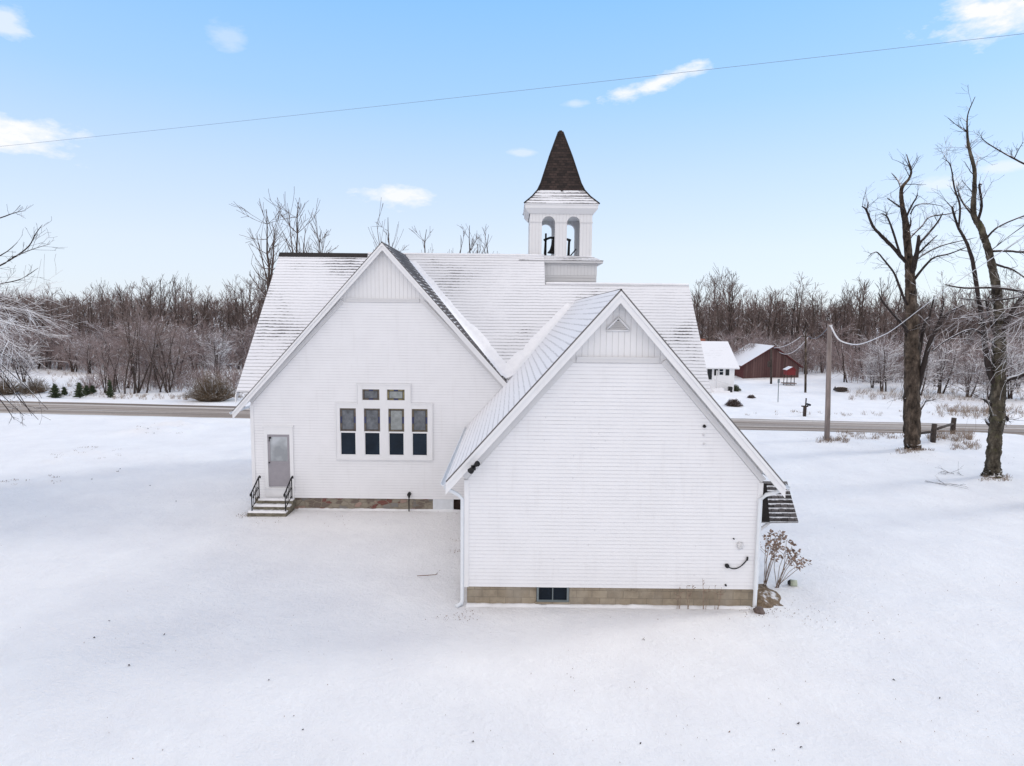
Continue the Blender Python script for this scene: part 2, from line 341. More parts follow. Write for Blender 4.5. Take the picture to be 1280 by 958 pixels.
tag(r.build('road', M['road']), kind='structure')
# ------------------------------------------------------------------ church
CH = empty('church', (-2, 25, 0), 'white clapboard country church with open belfry and snowy cross gabled roofs', 'church')
WX, WZ, WS, WH, WY, WF = -4.92, 10.42, 1.11, 5.83, 24.7, 24.35     # cross wing: ridge x, ridge z, slope, half width, wall, rake plane
AX, AZ, AS, AH, AY, AF = 2.69, 8.40, 1.13, 4.37, 16.41, 16.06      # annex
NY, NZ, NS = 29.5, 10.42, 1.124                                     # nave ridge
NE = 24.4
def nz(y): return NZ-NS*(NY-y)
def ny(z): return NY-(NZ-z)/NS
def roof(name, pts, udir, mats, parent=CH, th=.035, label=None):
    pts = [Vector(p) for p in pts]
    n = (pts[1]-pts[0]).cross(pts[2]-pts[1]).normalized()
    if n.z < 0: n = -n
    u = Vector(udir).normalized(); d = n.cross(u).normalized()
    if d.z > 0: d = -d
    uvs = [(p.dot(u), (p-pts[0]).dot(d)) for p in pts]; k = len(pts)
    mb = MB(); vs = pts+[p-n*th for p in pts]
    mb.add(vs, [tuple(range(k))], 0, False, uvs+uvs)
    mb.add(vs, [tuple(range(2*k-1, k-1, -1))], 2)
    mb.add(vs, [(i, i+k, (i+1) % k+k, (i+1) % k) for i in range(k)], 1)
    o = mb.build(name, mats, parent, recalc=True)
    if label: o['label'] = label
    return o
def rm(k): return [M[k], M['edge'], M['soffit']]
TX = ((WZ-WS*WX*-1)-0) if False else -0.179
TZ = WZ-WS*(TX-WX); TY = ny(TZ)
yl = ny(9.10)
r_left = roof('roof', [(-10.6, NY, NZ), (WX, NY, NZ), (WX-(WZ-nz(NE))/WS, NE, nz(NE)), (-10.6, NE, nz(NE))], (1, 0, 0), rm('roof_left'), label='nave roof slope at the left with dark shingle courses showing through thin snow')
ya = ny(AZ)
r_mid = roof('roof', [(WX, NY, NZ), (1.4, NY, NZ), (1.4, yl, 9.10), (7.7, yl, 9.10), (7.7, NE, nz(NE)), (AX+(AZ-nz(NE))/AS, NE, nz(NE)), (AX, ya, AZ), (TX, TY, TZ)], (1, 0, 0), rm('roof'), label='broad snowy roof slope between the two gables')
roof('roof', [(-10.6, NY, NZ), (1.4, NY, NZ), (1.4, 2*NY-NE, nz(NE)), (-10.6, 2*NY-NE, nz(NE))], (1, 0, 0), rm('roof_bare'))
roof('roof', [(1.4, yl, 9.10), (7.7, yl, 9.10), (7.7, 2*yl-NE, nz(NE)), (1.4, 2*yl-NE, nz(NE))], (1, 0, 0), rm('roof_bare'))
r_wr = roof('roof', [(WX, WF, WZ), (WX, NY, WZ), (TX, TY, TZ), (TX, WF, TZ)], (0, 1, 0), rm('roof_bare'), label='steep wing slope of bare dark shingles with a little snow')
roof('roof', [(WX, WF, WZ), (WX, NY, WZ), (WX-WH, 25.2, WZ-WS*WH), (WX-WH, WF, WZ-WS*WH)], (0, 1, 0), rm('roof'))
r_al = roof('roof', [(AX, AF, AZ), (AX, ya, AZ), (TX, TY, TZ), (TX, WY-.03, TZ), (AX-AH, WY-.03, AZ-AS*AH), (AX-AH, AF, AZ-AS*AH)], (0, 1, 0), rm('roof_annex'), label='annex roof slope under smooth snow with shingle lines fanning towards the eave')
roof('roof', [(AX, AF, AZ), (AX, ya, AZ), (AX+(AZ-nz(NE))/AS, NE, nz(NE)), (AX+AH, NE, AZ-AS*AH), (AX+AH, AF, AZ-AS*AH)], (0, 1, 0), rm('roof_bare'))
# bare strip along the left end of the nave ridge, and capping
cap = MB()
for x0, x1, lift in ((-10.62, -6.6, .0),):
    cap.prism([(NY-.17, NZ-.165), (NY, NZ+.035), (NY+.17, NZ-.165), (NY, NZ-.02)], x0, x1, 0, 'x')
cap.build('ridge_cap', M['capdark'], CH, recalc=True)
sc_ = MB(); sc_.tube([(x, NY+.01*math.sin(x*3), NZ+.02+.015*noise.noise((x*2, 0, 0))) for x in [-6.6+i*.4 for i in range(21)]], .06, 6)
sc_.tube([(x, yl, 9.13+.015*noise.noise((x*2, 3, 0))) for x in [1.45+i*.39 for i in range(17)]], .06, 6)
sc_.build('ridge_snow', M['snow'], CH)
def drift(a, b, s1, s2, w, parent):
    """snow packed into a valley a-b; s1, s2 = directions up each slope"""
    a, b, s1, s2 = (Vector(q) for q in (a, b, s1, s2)); s1.normalize(); s2.normalize(); mb = MB(); n = 26; rows = []
    up = (s1+s2).normalized()
    for i in range(n+1):
        t = i/n; p = a.lerp(b, t); ww = w*(.5+.7*t)*(1+.3*noise.noise((t*6, a.x, 0))+.15*noise.noise((t*25, a.x, 4)))
        row = []
        for k in range(7):
            q = -1+k/3; base = p+(s1*(-q) if q < 0 else s2*q)*ww
            row.append(base+Vector((0, 0, .015+.05*ww*(1-q*q)*(1 if k not in (0, 6) else 0)-(.045 if k in (0, 6) else 0))))
        rows.append(row)
    vs = [p for rw in rows for p in rw]
    mb.add(vs, [(i*7+k, i*7+k+1, (i+1)*7+k+1, (i+1)*7+k) for i in range(n) for k in range(6)], 0, True)
    return mb.build('valley_snow', M['snow'], parent)
def perp(dirv, slope_down, val):   # direction lying in slope, perpendicular to valley, pointing away
    d = Vector(slope_down); v = Vector(val).normalized(); q = -d; q = q-v*q.dot(v); return q
vw = Vector((TX, TY, TZ))-Vector((WX, NY, NZ))
vl = Vector((TX, TY, TZ))-Vector((AX, ya, AZ))
nn = Vector((0, -NS, 1)).normalized(); nw = Vector((WS, 0, 1)).normalized(); na = Vector((-AS, 0, 1)).normalized()
def inslope(nrm, val, other):
    q = nrm.cross(val.normalized());
    return q if q.dot(other) > 0 else -q
drift((WX+.35, NY-.33, NZ-.38), (TX-.05, TY+.02, TZ+.06), inslope(nw, vw, nn), inslope(nn, vw, nw), .42, r_mid)
drift((AX-.2, ya-.2, AZ-.22), (TX+.05, TY+.03, TZ+.05), inslope(na, vl, nn), inslope(nn, vl, na), .5, r_mid)
# --- gable fronts
def chevron(cx, cz, sl, hw, top, h):
    """2-D outline of a pair of rake boards; top, h measured down from the roof line"""
    return [(cx-hw, cz-sl*hw-top), (cx, cz-top), (cx+hw, cz-sl*hw-top), (cx+hw, cz-sl*hw-top-h), (cx, cz-top-h), (cx-hw, cz-sl*hw-top-h)]
def gable_front(cx, cz, sl, hw, wy, fy, wl, wr, zb, sid, boardmat, step, fh, double=False):
    t = MB(); t.prism(chevron(cx, cz, sl, hw, .056, fh), fy+.012, fy+.05); t.prism(chevron(cx, cz, sl, hw-.02, .056, .10), fy-.02, fy+.010)
    t.build('fascia', M['white'], CH, recalc=True)
    t = MB(); t.prism(chevron(cx, cz, sl, hw-.12, .11, .10), fy+.055, wy-.06); t.build('soffit', M['soffit'], CH, recalc=True)
    zr = lambda x: cz-sl*abs(x-cx)-.20
    w = MB(); w.prism([(wl, zb), (wl, zr(wl)), (cx, zr(cx)), (wr, zr(wr)), (wr, zb)], wy, wy+.12); w.build('gable_boarding', boardmat, CH, recalc=True)
    # clapboards: each course a tilted board with a real lip, clipped to the panel outline
    (x0, x1, xt0, xt1, zk, zt) = sid; s = MB(); z = zb
    def lim(zz):
        if zz <= zk: return x0, x1
        k = (zz-zk)/(zt-zk); return x0+(xt0-x0)*k, x1+(xt1-x1)*k
    lip, base = wy-.026, wy-.004
    k_ = 0; full = lip
    while z < zt-.02:
        lip = full if (k_ % 2 == 0 or not double) else wy-.016
        k_ += 1; zz = min(z+step, zt); a, b = lim(z); c, d = lim(zz)
        e, f_ = lim(zz-.012); yb = base-.004-.012*.15
        s.add([(a, lip, z), (b, lip, z), (f_, yb-.0005, zz-.012), (e, yb-.0005, zz-.012), (a, base, z), (b, base, z)], [(0, 1, 2, 3), (4, 5, 1, 0)])
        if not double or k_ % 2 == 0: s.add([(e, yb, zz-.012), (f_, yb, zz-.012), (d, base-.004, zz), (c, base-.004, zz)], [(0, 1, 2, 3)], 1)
        else: s.add([(e, yb, zz-.012), (f_, yb, zz-.012), (d, base-.004, zz), (c, base-.004, zz)], [(0, 1, 2, 3)], 0)   # grey strips: dirt and lap shadow painted under each board
        z = zz
    return s
sm = gable_front(WX, WZ, WS, WH, WY, WF, -10.17, .33, .46, (-10.1, .3, -6.45, -3.50, 4.22, 8.16), M['boards'], .107, .27)
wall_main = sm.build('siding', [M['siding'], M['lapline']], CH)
sa = gable_front(AX, AZ, AS, AH, AY, AF, -1.2, 6.58, .52, (-1.14, 6.52, 1.58, 3.82, 3.44, 6.53), M['boards'], .10, .30)
random.seed(3)
for _ in range(18):   # butt joints
    k = 2*random.randrange(2, 27); x = random.choice((.95, 1.05, 3.05, 3.1, 4.9, 5.1, 1.5, 2.2))+random.uniform(-.25, .25); z = .47+.1*k
    if z > 3.3 and abs(x-2.7) > 3.9-(z-3.4)/1.13: continue
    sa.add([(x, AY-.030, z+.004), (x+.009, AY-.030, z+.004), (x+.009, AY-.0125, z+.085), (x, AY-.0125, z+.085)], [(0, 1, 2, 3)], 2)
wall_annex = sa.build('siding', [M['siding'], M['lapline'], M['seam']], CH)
def molding(pts, wy, w=.11):
    mb = MB()
    for (a, b) in zip(pts, pts[1:]):
        a, b = Vector((a[0], 0, a[1])), Vector((b[0], 0, b[1])); d = (b-a).normalized(); n = Vector((-d.z, 0, d.x))
        e = w*.42
        q = [a-d*e*.0, b+d*e*.0, b+n*w, a+n*w]
        mb.prism([(p.x, p.z) for p in q], wy-.055, wy+.01)
        q = [a-n*.02+n*w, b-n*.02+n*w, b+n*(w+.035), a+n*(w+.035)]
        mb.prism([(p.x, p.z) for p in q], wy-.075, wy+.005)
    return mb.build('molding', M['trimgrey'], CH, recalc=True)
molding([(-10.12, 4.22), (-6.45, 8.16)], WY); molding([(-6.38, 8.163), (-3.57, 8.163)], WY); molding([(-3.50, 8.16), (.3, 4.22)], WY)
molding([(-1.16, 3.44), (1.58, 6.53)], AY); molding([(1.65, 6.533), (3.75, 6.533)], AY); molding([(3.82, 6.53), (6.54, 3.44)], AY)
def part(name, boxes, mat, parent=CH, label=None):
    mb = MB()
    for b in boxes: mb.box(*b)
    o = mb.build(name, mat, parent)
    if label: o['label'] = label
    return o
part('corner_board', [(-10.19, -10.06, WY-.045, WY+.1, .455, 4.16)], M['white'])
part('corner_board', [(-1.22, -1.10, AY-.045, AY+.1, .51, 3.42)], M['white']); part('corner_board', [(6.47, 6.60, AY-.045, AY+.1, .51, 3.42)], M['white'])
# remaining walls
def sidewall(name, x, y0, y1, z0, z1, face, step=.17, mat='siding'):
    mb = MB(); mb.box(x-.06, x+.06, y0, y1, z0, z1); z = z0
    while z < z1-.01:
        zz = min(z+step, z1); e = x+face*.09; b = x+face*.063
        mb.add([(e, y0, z), (e, y1, z), (b, y1, zz), (b, y0, zz), (b, y0, z), (b, y1, z)], [(0, 1, 2, 3), (4, 5, 1, 0)]); z = zz
    return mb.build(name, M[mat], CH)
sidewall('wall', -10.1, WY+.13, 34.2, .40, 4.5, -1); sidewall('wall', -1.13, AY+.13, WY-.03, .47, 3.36, -1); sidewall('wall', 6.5, AY+.13, WY+.1, .47, 3.36, 1); sidewall('wall', 7.35, WY+.13, 32.0, .40, 4.6, 1)
for x, y, zz in ((-10.3, NY, NZ), (1.25, NY, NZ), (7.45, yl, 9.10)):
    mb = MB(); half = (y-NE)-.35; mb.prism([(y-half, 4.3), (y-.0, zz-.2), (y+half, 4.3)], x-.06, x+.06, 0, 'x'); mb.build('gable_wall', M['boards'], CH, recalc=True)
part('wall', [(-10.1, 7.3, 34.1, 34.25, .3, 4.5)], M['siding'])
part('wall', [(6.62, 7.4, WY, WY+.12, .4, 4.4)], M['siding'])
for x, y, zz in ((-10.63, NY, NZ), (7.70, yl, 9.10)):
    hw = y-NE+.02; mb = MB(); mb.prism([(y-hw, zz-NS*hw-.13), (y, zz-.13), (y+hw, zz-NS*hw-.13), (y+hw, zz-NS*hw-.42), (y, zz-.42), (y-hw, zz-NS*hw-.42)], x-.01, x+.03, 0, 'x')
    mb.build('fascia', M['white'], CH, recalc=True)
# foundations
part('foundation', [(-10.14, -3.09, WY+.03, WY+.3, -.3, .465), (-10.16, -9.9, WY+.31, 34.1, -.3, .395)], M['stone'], label='fieldstone foundation with tan, grey and pinkish stones')
part('foundation', [(-1.14, .71, AY+.045, AY+.25, -.3, .525), (1.59, 6.53, AY+.045, AY+.25, -.3, .525), (.711, 1.589, AY+.05, AY+.25, -.3, .095), (-1.16, -.95, AY+.251, WY, -.3, .46), (6.3, 6.55, AY+.251, WY, -.3, .46)], M['block'], label='tan concrete block foundation')
part('foundation', [(6.7, 7.35, WY+.05, WY+.3, -.3, .4), (7.2, 7.36, WY+.31, 32, -.3, .4)], M['stone'])
part('hatch', [(-3.08, -2.27, WY+.0, WY+.25, -.2, .46)], M['hatch'], label='white painted panel in the stone foundation')
part('crawl_opening', [(-2.265, -1.2, WY+.1, WY+.3, -.2, .46)], M['darkhole'])
# basement window
bw = part('basement_window', [(.72, .775, AY+.01, AY+.15, .10, .525), (1.525, 1.58, AY+.01, AY+.15, .10, .525), (.776, 1.524, AY+.012, AY+.15, .10, .14), (.776, 1.524, AY+.012, AY+.15, .495, .524), (1.135, 1.16, AY+.013, AY+.15, .141, .494)], M['tealframe'])
for a, b in ((.776, 1.129), (1.166, 1.524)): part('pane', [(a, b, AY+.06, AY+.08, .141, .494)], M['glass'], bw)
part('sill', [(.68, 1.62, AY-.01, AY+.044, .045, .095)], M['block'], bw)
# --- big window group on the wing front
def casing(name, x0, x1, z0, z1, gx, parent):
    mb = MB(); y0 = WY-.075; e = [x0]+[v for p in gx for v in p[:2]]+[x1]
    for i in range(0, len(e), 2): mb.box(e[i], e[i+1], y0, WY-.005, z0, z1)
    for (a, b, c, d) in gx:
        mb.box(a+.001, b-.001, y0+.002, WY-.005, z0, c); mb.box(a+.001, b-.001, y0+.002, WY-.005, d, z1)
    return mb.build(name, M['white'], parent)
WG = [(-6.69, -6.06, 2.2, 4.06), (-5.75, -5.12, 2.2, 4.06), (-4.80, -4.18, 2.2, 4.06), (-3.89, -3.27, 2.2, 4.06)]
TG = [(-5.81, -5.13, 4.39, 4.81), (-4.85, -4.15, 4.39, 4.81)]
casing('window_casing', -6.83, -3.11, 2.08, 4.24, WG, CH)
casing('window_casing', -5.99, -3.95, 4.24, 4.98, TG, CH)
part('window_trim', [(-6.88, -6.005, WY-.10, WY-.004, 4.241, 4.29), (-3.935, -3.06, WY-.10, WY-.004, 4.241, 4.29), (-6.04, -3.90, WY-.10, WY-.004, 4.981, 5.03), (-6.87, -3.07, WY-.10, WY-.004, 2.03, 2.079), (-6.865, -6.832, WY-.09, WY-.004, 2.0795, 4.2405), (-3.108, -3.075, WY-.09, WY-.004, 2.0795, 4.2405), (-6.02, -5.992, WY-.088, WY-.004, 4.2415, 4.9805), (-3.948, -3.92, WY-.088, WY-.004, 4.2415, 4.9805)], M['white'])
def stained(x0, x1, z0, z1, ctr, edge, corner, mid, parent, y=WY-.056):
    mb = MB(); bw_ = .075; l = .010
    xa, xb, za, zb2 = x0+bw_, x1-bw_, z0+bw_*.9, z1-bw_*.9
    def q(a, b, c, d, mi, dy=0): mb.box(a, b, y-dy, y+.012, c, d, mi)
    q(xa+l, xb-l, za+l, zb2-l, 0)
    nzs = 3 if z1-z0 > .6 else 2; h = (zb2-za)/nzs
    for i in range(nzs):
        for (a, b) in ((x0, xa-l), (xb+l, x1)): q(a, b, za+i*h+l/2, za+(i+1)*h-l/2, 3 if (nzs == 3 and i == 1) else 1)
    w = (xb-xa)/3
    for i in range(3):
        for (c, d) in ((z0, za-l), (zb2+l, z1)): q(xa+i*w+l/2, xa+(i+1)*w-l/2, c, d, 3 if (i == 1 and nzs == 2) else 1)
    for (a, b) in ((x0, xa-l), (xb+l, x1)):
        for (c, d) in ((z0, za-l), (zb2+l, z1)): q(a, b, c, d, 2)
    mb.box(x0, x1, y+.0125, y+.018, z0, z1, 4)
    return mb.build('stained_glass', [ctr, edge, corner, mid, M['lead']], parent)
for i, (a, b, c, d) in enumerate(WG):
    mz = 3.125
    w = part('window', [(a+.002, b-.002, WY-.068, WY-.03, mz-.028, mz+.03), (a+.002, a+.035, WY-.066, WY-.02, c+.002, mz-.03), (b-.035, b-.002, WY-.066, WY-.02, c+.002, mz-.03), (a+.036, b-.036, WY-.066, WY-.02, c+.002, c+.035)], M['white'])
    part('pane', [(a+.036, b-.036, WY-.050, WY-.040, c+.036, mz-.03)], M['glass'], w)
    e = (M['sg_brown'], M['sg_brown'], M['sg_ochre'], M['sg_ochre'])[i]  # right-hand pair yellower: light from behind put into the glass colour
    stained(a+.012, b-.012, mz+.032, d-.004, M['sg_grey'] if i < 2 else M['sg_pale'] if i == 2 else M['sg_grey'], e, e, M['sg_blue'], w)
for i, (a, b, c, d) in enumerate(TG):
    w = part('transom_window', [(a+.002, b-.002, WY-.0255, WY-.006, c+.002, d-.002), (a+.002, a+.014, WY-.055, WY-.0256, c+.002, d-.002), (b-.014, b-.002, WY-.055, WY-.0256, c+.002, d-.002)], M['trimgrey'])
    stained(a+.016, b-.016, c+.004, d-.004, M['sg_pale'] if i else M['sg_grey'], M['sg_gold'] if i else M['sg_brown'], M['sg_ochre'], M['sg_blue'], w, WY-.050)
# --- side door
dr = part('door', [(-9.53, -9.44, WY-.06, WY-.02, .92, 2.99), (-8.77, -8.68, WY-.06, WY-.02, .92, 2.99), (-9.439, -8.771, WY-.059, WY-.02, .92, 1.90), (-9.439, -8.771, WY-.059, WY-.02, 2.90, 2.99)], M['door'])
part('storm_pane', [(-9.44, -8.77, WY-.045, WY-.03, 1.901, 2.899)], M['glass_door'], dr)  # pale reflection is painted into the pane colour
part('mid_rail', [(-9.50, -8.71, WY-.075, WY-.0605, 1.84, 1.93)], M['door'], dr)
part('handle', [(-9.50, -9.45, WY-.12, WY-.076, 1.86, 1.90)], M['black'], dr)
mb = MB(); mb.box(-9.47, -9.39, WY-.10, WY-.061, 2.83, 2.90); mb.tube([(-9.45, WY-.08, 2.83), (-9.47, WY-.08, 2.72)], .012, 6); mb.build('door_closer', M['black'], dr)
part('door_casing', [(-9.67, -9.535, WY-.075, WY-.005, .88, 3.30), (-8.675, -8.54, WY-.075, WY-.005, .88, 3.30), (-9.534, -8.676, WY-.074, WY-.005, 2.995, 3.30), (-9.72, -8.50, WY-.10, WY-.004, 3.301, 3.36)], M['white'])
part('door_apron', [(-9.66, -8.55, WY-.06, WY-.004, .46, .845), (-9.70, -8.52, WY-.13, WY-.004, .846, .879)], M['white'])
# --- vent in the annex gable
mb = MB(); z0, z1, xc, hw = 7.36, 7.68, 2.69, .30
for i in range(6):
    za = z0+.035+i*.042; w = hw*(1-(za-z0)/(z1-z0))-.05
    if w > .03: mb.add([(xc-w, AY-.05, za), (xc+w, AY-.05, za), (xc+w, AY-.015, za+.04), (xc-w, AY-.015, za+.04)], [(0, 1, 2, 3)])
vt = mb.build('gable_vent', M['trimgrey'], CH)
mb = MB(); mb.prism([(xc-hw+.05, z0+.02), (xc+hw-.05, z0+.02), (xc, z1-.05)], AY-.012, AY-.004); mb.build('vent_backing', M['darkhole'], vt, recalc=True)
mb = MB(); mb.tube([(xc-hw, AY-.045, z0), (xc+hw, AY-.045, z0)], .03, 4); mb.tube([(xc-hw+.02, AY-.045, z0+.03), (xc, AY-.045, z1)], .03, 4); mb.tube([(xc, AY-.045, z1), (xc+hw-.02, AY-.045, z0+.03)], .03, 4)
mb.build('vent_frame', M['white'], vt)
# --- gutters and downspouts
def gutter(x, z, y0, y1):
    mb = MB(); n = 7; pr = [(x+.07*math.cos(math.pi*(1+k/n)), z+.075*math.sin(math.pi*(1+k/n))) for k in range(n+1)]
    pr += [(x+.055*math.cos(math.pi*(2-k/n)), z+.06*math.sin(math.pi*(2-k/n))) for k in range(n+1)]
    mb.prism(pr, y0, y1); mb.build('gutter', M['gutter'], CH, recalc=True)
ez = AZ-AS*AH-.06
gutter(AX-AH-.06, ez, AF+.02, WY-.1); gutter(AX+AH+.06, ez, AF+.02, WY-.1); gutter(WX-WH-.06, WZ-WS*WH-.06, WF+.02, 34)
def spout(pts, r=.05):
    mb = MB(); mb.tube(pts, r, 8); o = mb.build('downspout', M['gutter'], CH); return o
spout([(AX-AH-.04, AF+.2, ez-.07), (AX-AH-.02, AF+.2, ez-.16), (-1.38, AY-.02, 3.02), (-1.27, AY-.02, 2.90), (-1.27, AY-.02, .12), (-1.29, AY-.06, .06), (-1.42, AY-.2, .04)])
spout([(AX+AH+.04, AF+.2, ez-.07), (AX+AH-.02, AF+.2, ez-.14), (6.66, AY-.09, 3.12), (6.52, AY-.10, 3.0), (6.51, AY-.10, .16), (6.50, AY-.13, .09)], .055)
# --- flood light, meter bits and cable on the annex wall
mb = MB(); mb.box(-1.02, -.90, AF-.10, AF-.032, 3.78, 3.90); mb.tube([(-.96, AF-.08, 3.84), (-1.03, AF-.20, 3.78)], [.05, .085], 10); mb.tube([(-.92, AF-.08, 3.90), (-.85, AF-.2, 3.98)], [.045, .075], 10)
mb.build('flood_light', M['black'], CH)
def dot(name, px, py, r, mat, Y=AY):
    p = P(px, py, Y-.03); mb = MB(); mb.tube([(p.x, Y-.075, p.z), (p.x, Y-.02, p.z)], [r*.8, r], 10); return mb.build(name, M[mat], CH)
dot('wall_port', 880.5, 533, .045, 'black'); dot('wall_port', 879.5, 544, .025, 'trimgrey'); dot('wall_port', 880, 555, .03, 'trimgrey'); dot('wall_port', 917, 673.5, .02, 'black'); dot('wall_port', 907, 731.5, .028, 'black')
p = P(924.5, 681.5, AY); mb = MB()
for k in range(7): q = k*.9; mb.tube([(p.x, AY-.06, p.z), (p.x+.09*math.cos(q), AY-.05, p.z+.11*math.sin(q))], [.05, .02], 6)
mb.build('wall_bracket', M['trimgrey'], CH)
a, b = P(908, 706.5, AY), P(933, 698.5, AY); mb = MB()
mb.tube([(a.x+(b.x-a.x)*t, AY-.06, a.z+(b.z-a.z)*t-.62*t*(1-t)) for t in [i/12 for i in range(13)]], .016, 6); mb.tube([(a.x, AY-.09, a.z), (a.x, AY-.02, a.z)], .055, 10); mb.tube([(b.x, AY-.06, b.z-.03), (b.x+.01, AY-.05, b.z+.07)], .025, 6)
mb.build('cable', M['black'], CH)
p = P(512, 617, WY); mb = MB(); mb.tube([(p.x+.0, WY-.16, -.1), (p.x, WY-.16, p.z-.05)], .022, 8); mb.tube([(p.x, WY-.02, p.z), (p.x, WY-.20, p.z)], .07, 12); mb.tube([(p.x, WY-.16, p.z-.12), (p.x, WY-.16, p.z-.02)], .045, 8)
mb.build('vent_pipe', M['black'], CH)
# --- hood roof over the side entry on the right of the annex
hx0, hx1, hy, hz, hs, hh = 6.60, 8.02, 18.2, 3.0, 1.07, .87; hxm = 7.42
roof('hood', [(hxm, hy, hz), (hx1, hy, hz), (hx1, hy-hh, hz-hs*hh), (hxm-.20, hy-hh, hz-hs*hh)], (1, 0, 0), [M['hood'], M['edge'], M['white']], th=.05, label='outer part of the small entry hood with thin snow on its shingle courses')
roof('hood', [(hx0, hy, hz), (hxm, hy, hz), (hxm-.20, hy-hh, hz-hs*hh), (hx0, hy-hh, hz-hs*hh)], (1, 0, 0), [M['hood_bare'], M['edge'], M['white']], th=.05, label='bare black part of the entry hood sheltered by the eave')
roof('hood', [(hx0, hy, hz), (hx1, hy, hz), (hx1, hy+hh, hz-hs*hh), (hx0, hy+hh, hz-hs*hh)], (1, 0, 0), [M['hood'], M['edge'], M['white']], th=.07)
for y in (17.5, 18.9):
    mb = MB(); mb.tube([(6.6, y, 1.45), (7.35, y, 2.05)], .045, 4); mb.tube([(6.6, y, 2.0), (7.8, y, 2.02)], .04, 4); mb.build('brace', M['trimgrey'], CH)
# --- bell tower
TXc, TYc, TB, TW = 2.16, 31.17, 1.62, 1.42
tower = part('bell_tower', [(TXc-TB, TXc+TB, TYc-TB, TYc+TB, 7.0, 9.55)], M['boards'])
mb = MB(); z = 8.4
while z < 9.54:
    for sgn in (1,):
        mb.add([(TXc-TB-.02, TYc-TB-.035, z), (TXc+TB+.02, TYc-TB-.035, z), (TXc+TB+.02, TYc-TB-.008, z+.15), (TXc-TB-.02, TYc-TB-.008, z+.15), (TXc-TB, TYc-TB-.005, z), (TXc+TB, TYc-TB-.005, z)], [(0, 1, 2, 3), (4, 5, 1, 0)])
    z += .15
mb.build('tower_siding', M['trimgrey'], tower)
part('tower_boarding', [(TXc-TB-.03, TXc+TB+.03, TYc-TB-.03, TYc+TB+.03, 9.56, 10.02)], M['boards'], tower)
def frus(mb, c, h0, z0, h1, z1, mi=0, capb=False, uvscale=True):
    cx, cy = c; sl = math.hypot(h0-h1, z1-z0)
    B = [(cx-h0, cy-h0, z0), (cx+h0, cy-h0, z0), (cx+h0, cy+h0, z0), (cx-h0, cy+h0, z0)]; T = [(cx-h1, cy-h1, z1), (cx+h1, cy-h1, z1), (cx+h1, cy+h1, z1), (cx-h1, cy+h1, z1)]
    for i in range(4):
        j = (i+1) % 4
        mb.add([B[i], B[j], T[j], T[i]], [(0, 1, 2, 3)], mi, False, [(-h0, 20-z0*sl/(z1-z0)), (h0, 20-z0*sl/(z1-z0)), (h1, 20-z1*sl/(z1-z0)), (-h1, 20-z1*sl/(z1-z0))])
    if capb: mb.add(B, [(3, 2, 1, 0)], mi)
c = (TXc, TYc)
part('cornice', [(TXc-TB-.07, TXc+TB+.07, TYc-TB-.07, TYc+TB+.07, 10.021, 10.10), (TXc-TB-.27, TXc+TB+.27, TYc-TB-.27, TYc+TB+.27, 10.101, 10.20)], M['trimgrey'], tower)
mb = MB(); frus(mb, c, TB+.30, 10.201, TW-.05, 10.47, 0, True); mb.build('skirt_roof', [M['spire_skirt']], tower)
def arcade(n_axis, pos, th, parent):
    cx = TXc if n_axis == 'y' else TYc; z0, z1 = 10.40, 12.42; ow = .30; oc = (-.52, .52); zs = 11.93
    pts = [(cx-TW, z0), (cx-TW, z1), (cx+TW, z1), (cx+TW, z0)]
    for o in (.57, -.57):
        pts += [(cx+o+ow, z0)]+[(cx+o+ow*math.cos(math.pi*k/10), zs+ow*math.sin(math.pi*k/10)) for k in range(11)]+[(cx+o-ow, z0)]
    mb = MB(); mb.prism(pts, pos, pos+th, 0, n_axis); o = mb.build('belfry_arcade', M['boards'], parent, recalc=True); return o
e = .32
arcade('y', TYc-TW, e, tower); arcade('y', TYc+TW-e, e, tower)
def arcx(pos):
    cx = TYc; w = TW-e-.002; z0, z1 = 10.40, 12.42; ow = .27; zs = 11.93; pts = [(cx-w, z0), (cx-w, z1), (cx+w, z1), (cx+w, z0)]
    for o in (.5, -.5):
        pts += [(cx+o+ow, z0)]+[(cx+o+ow*math.cos(math.pi*k/10), zs+ow*math.sin(math.pi*k/10)) for k in range(11)]+[(cx+o-ow, z0)]
    mb = MB(); mb.prism(pts, pos, pos+e, 0, 'x'); mb.build('belfry_arcade', M['boards'], tower, recalc=True)
arcx(TXc-TW+.001); arcx(TXc+TW-e-.001)
for xa, xb in ((TXc-TW-.025, TXc-.57-.32), (TXc-.57+.32, TXc+.57-.32), (TXc+.57+.32, TXc+TW+.025)): part('belfry_band', [(xa, xb, TYc-TW-.025, TYc-TW-.001, 11.93, 11.975)], M['trimgrey'], tower)
mb = MB()
for zz, hw in ((12.42, TW+.04), (12.50, TW+.12), (12.57, TW+.20)): pass
frus(mb, c, TW+.03, 12.33, TW+.22, 12.55); mb.box(TXc-TW-.225, TXc+TW+.225, TYc-TW-.225, TYc+TW+.225, 12.551, 12.70); mb.box(TXc-TW-.255, TXc+TW+.255, TYc-TW-.255, TYc+TW+.255, 12.701, 12.755)
mb.build('spire_cornice', M['white'], tower)
mb = MB(); mb.box(TXc-TW+.33, TXc+TW-.33, TYc-TW+.33, TYc+TW-.33, 10.3, 10.42); mb.build('belfry_floor', M['snow'], tower)
part('belfry_ceiling', [(TXc-TW+.325, TXc+TW-.325, TYc-TW+.325, TYc+TW-.325, 12.36, 12.44)], M['soffit'], tower)
mb = MB(); prof = [(TW+.27, 12.757), (1.32, 13.12), (1.08, 13.44)]
for (h0, z0), (h1, z1) in zip(prof, prof[1:]): frus(mb, c, h0, z0, h1, z1, 0, z0 < 12.8)
mb.build('spire_skirt', [M['spire_skirt']], tower)
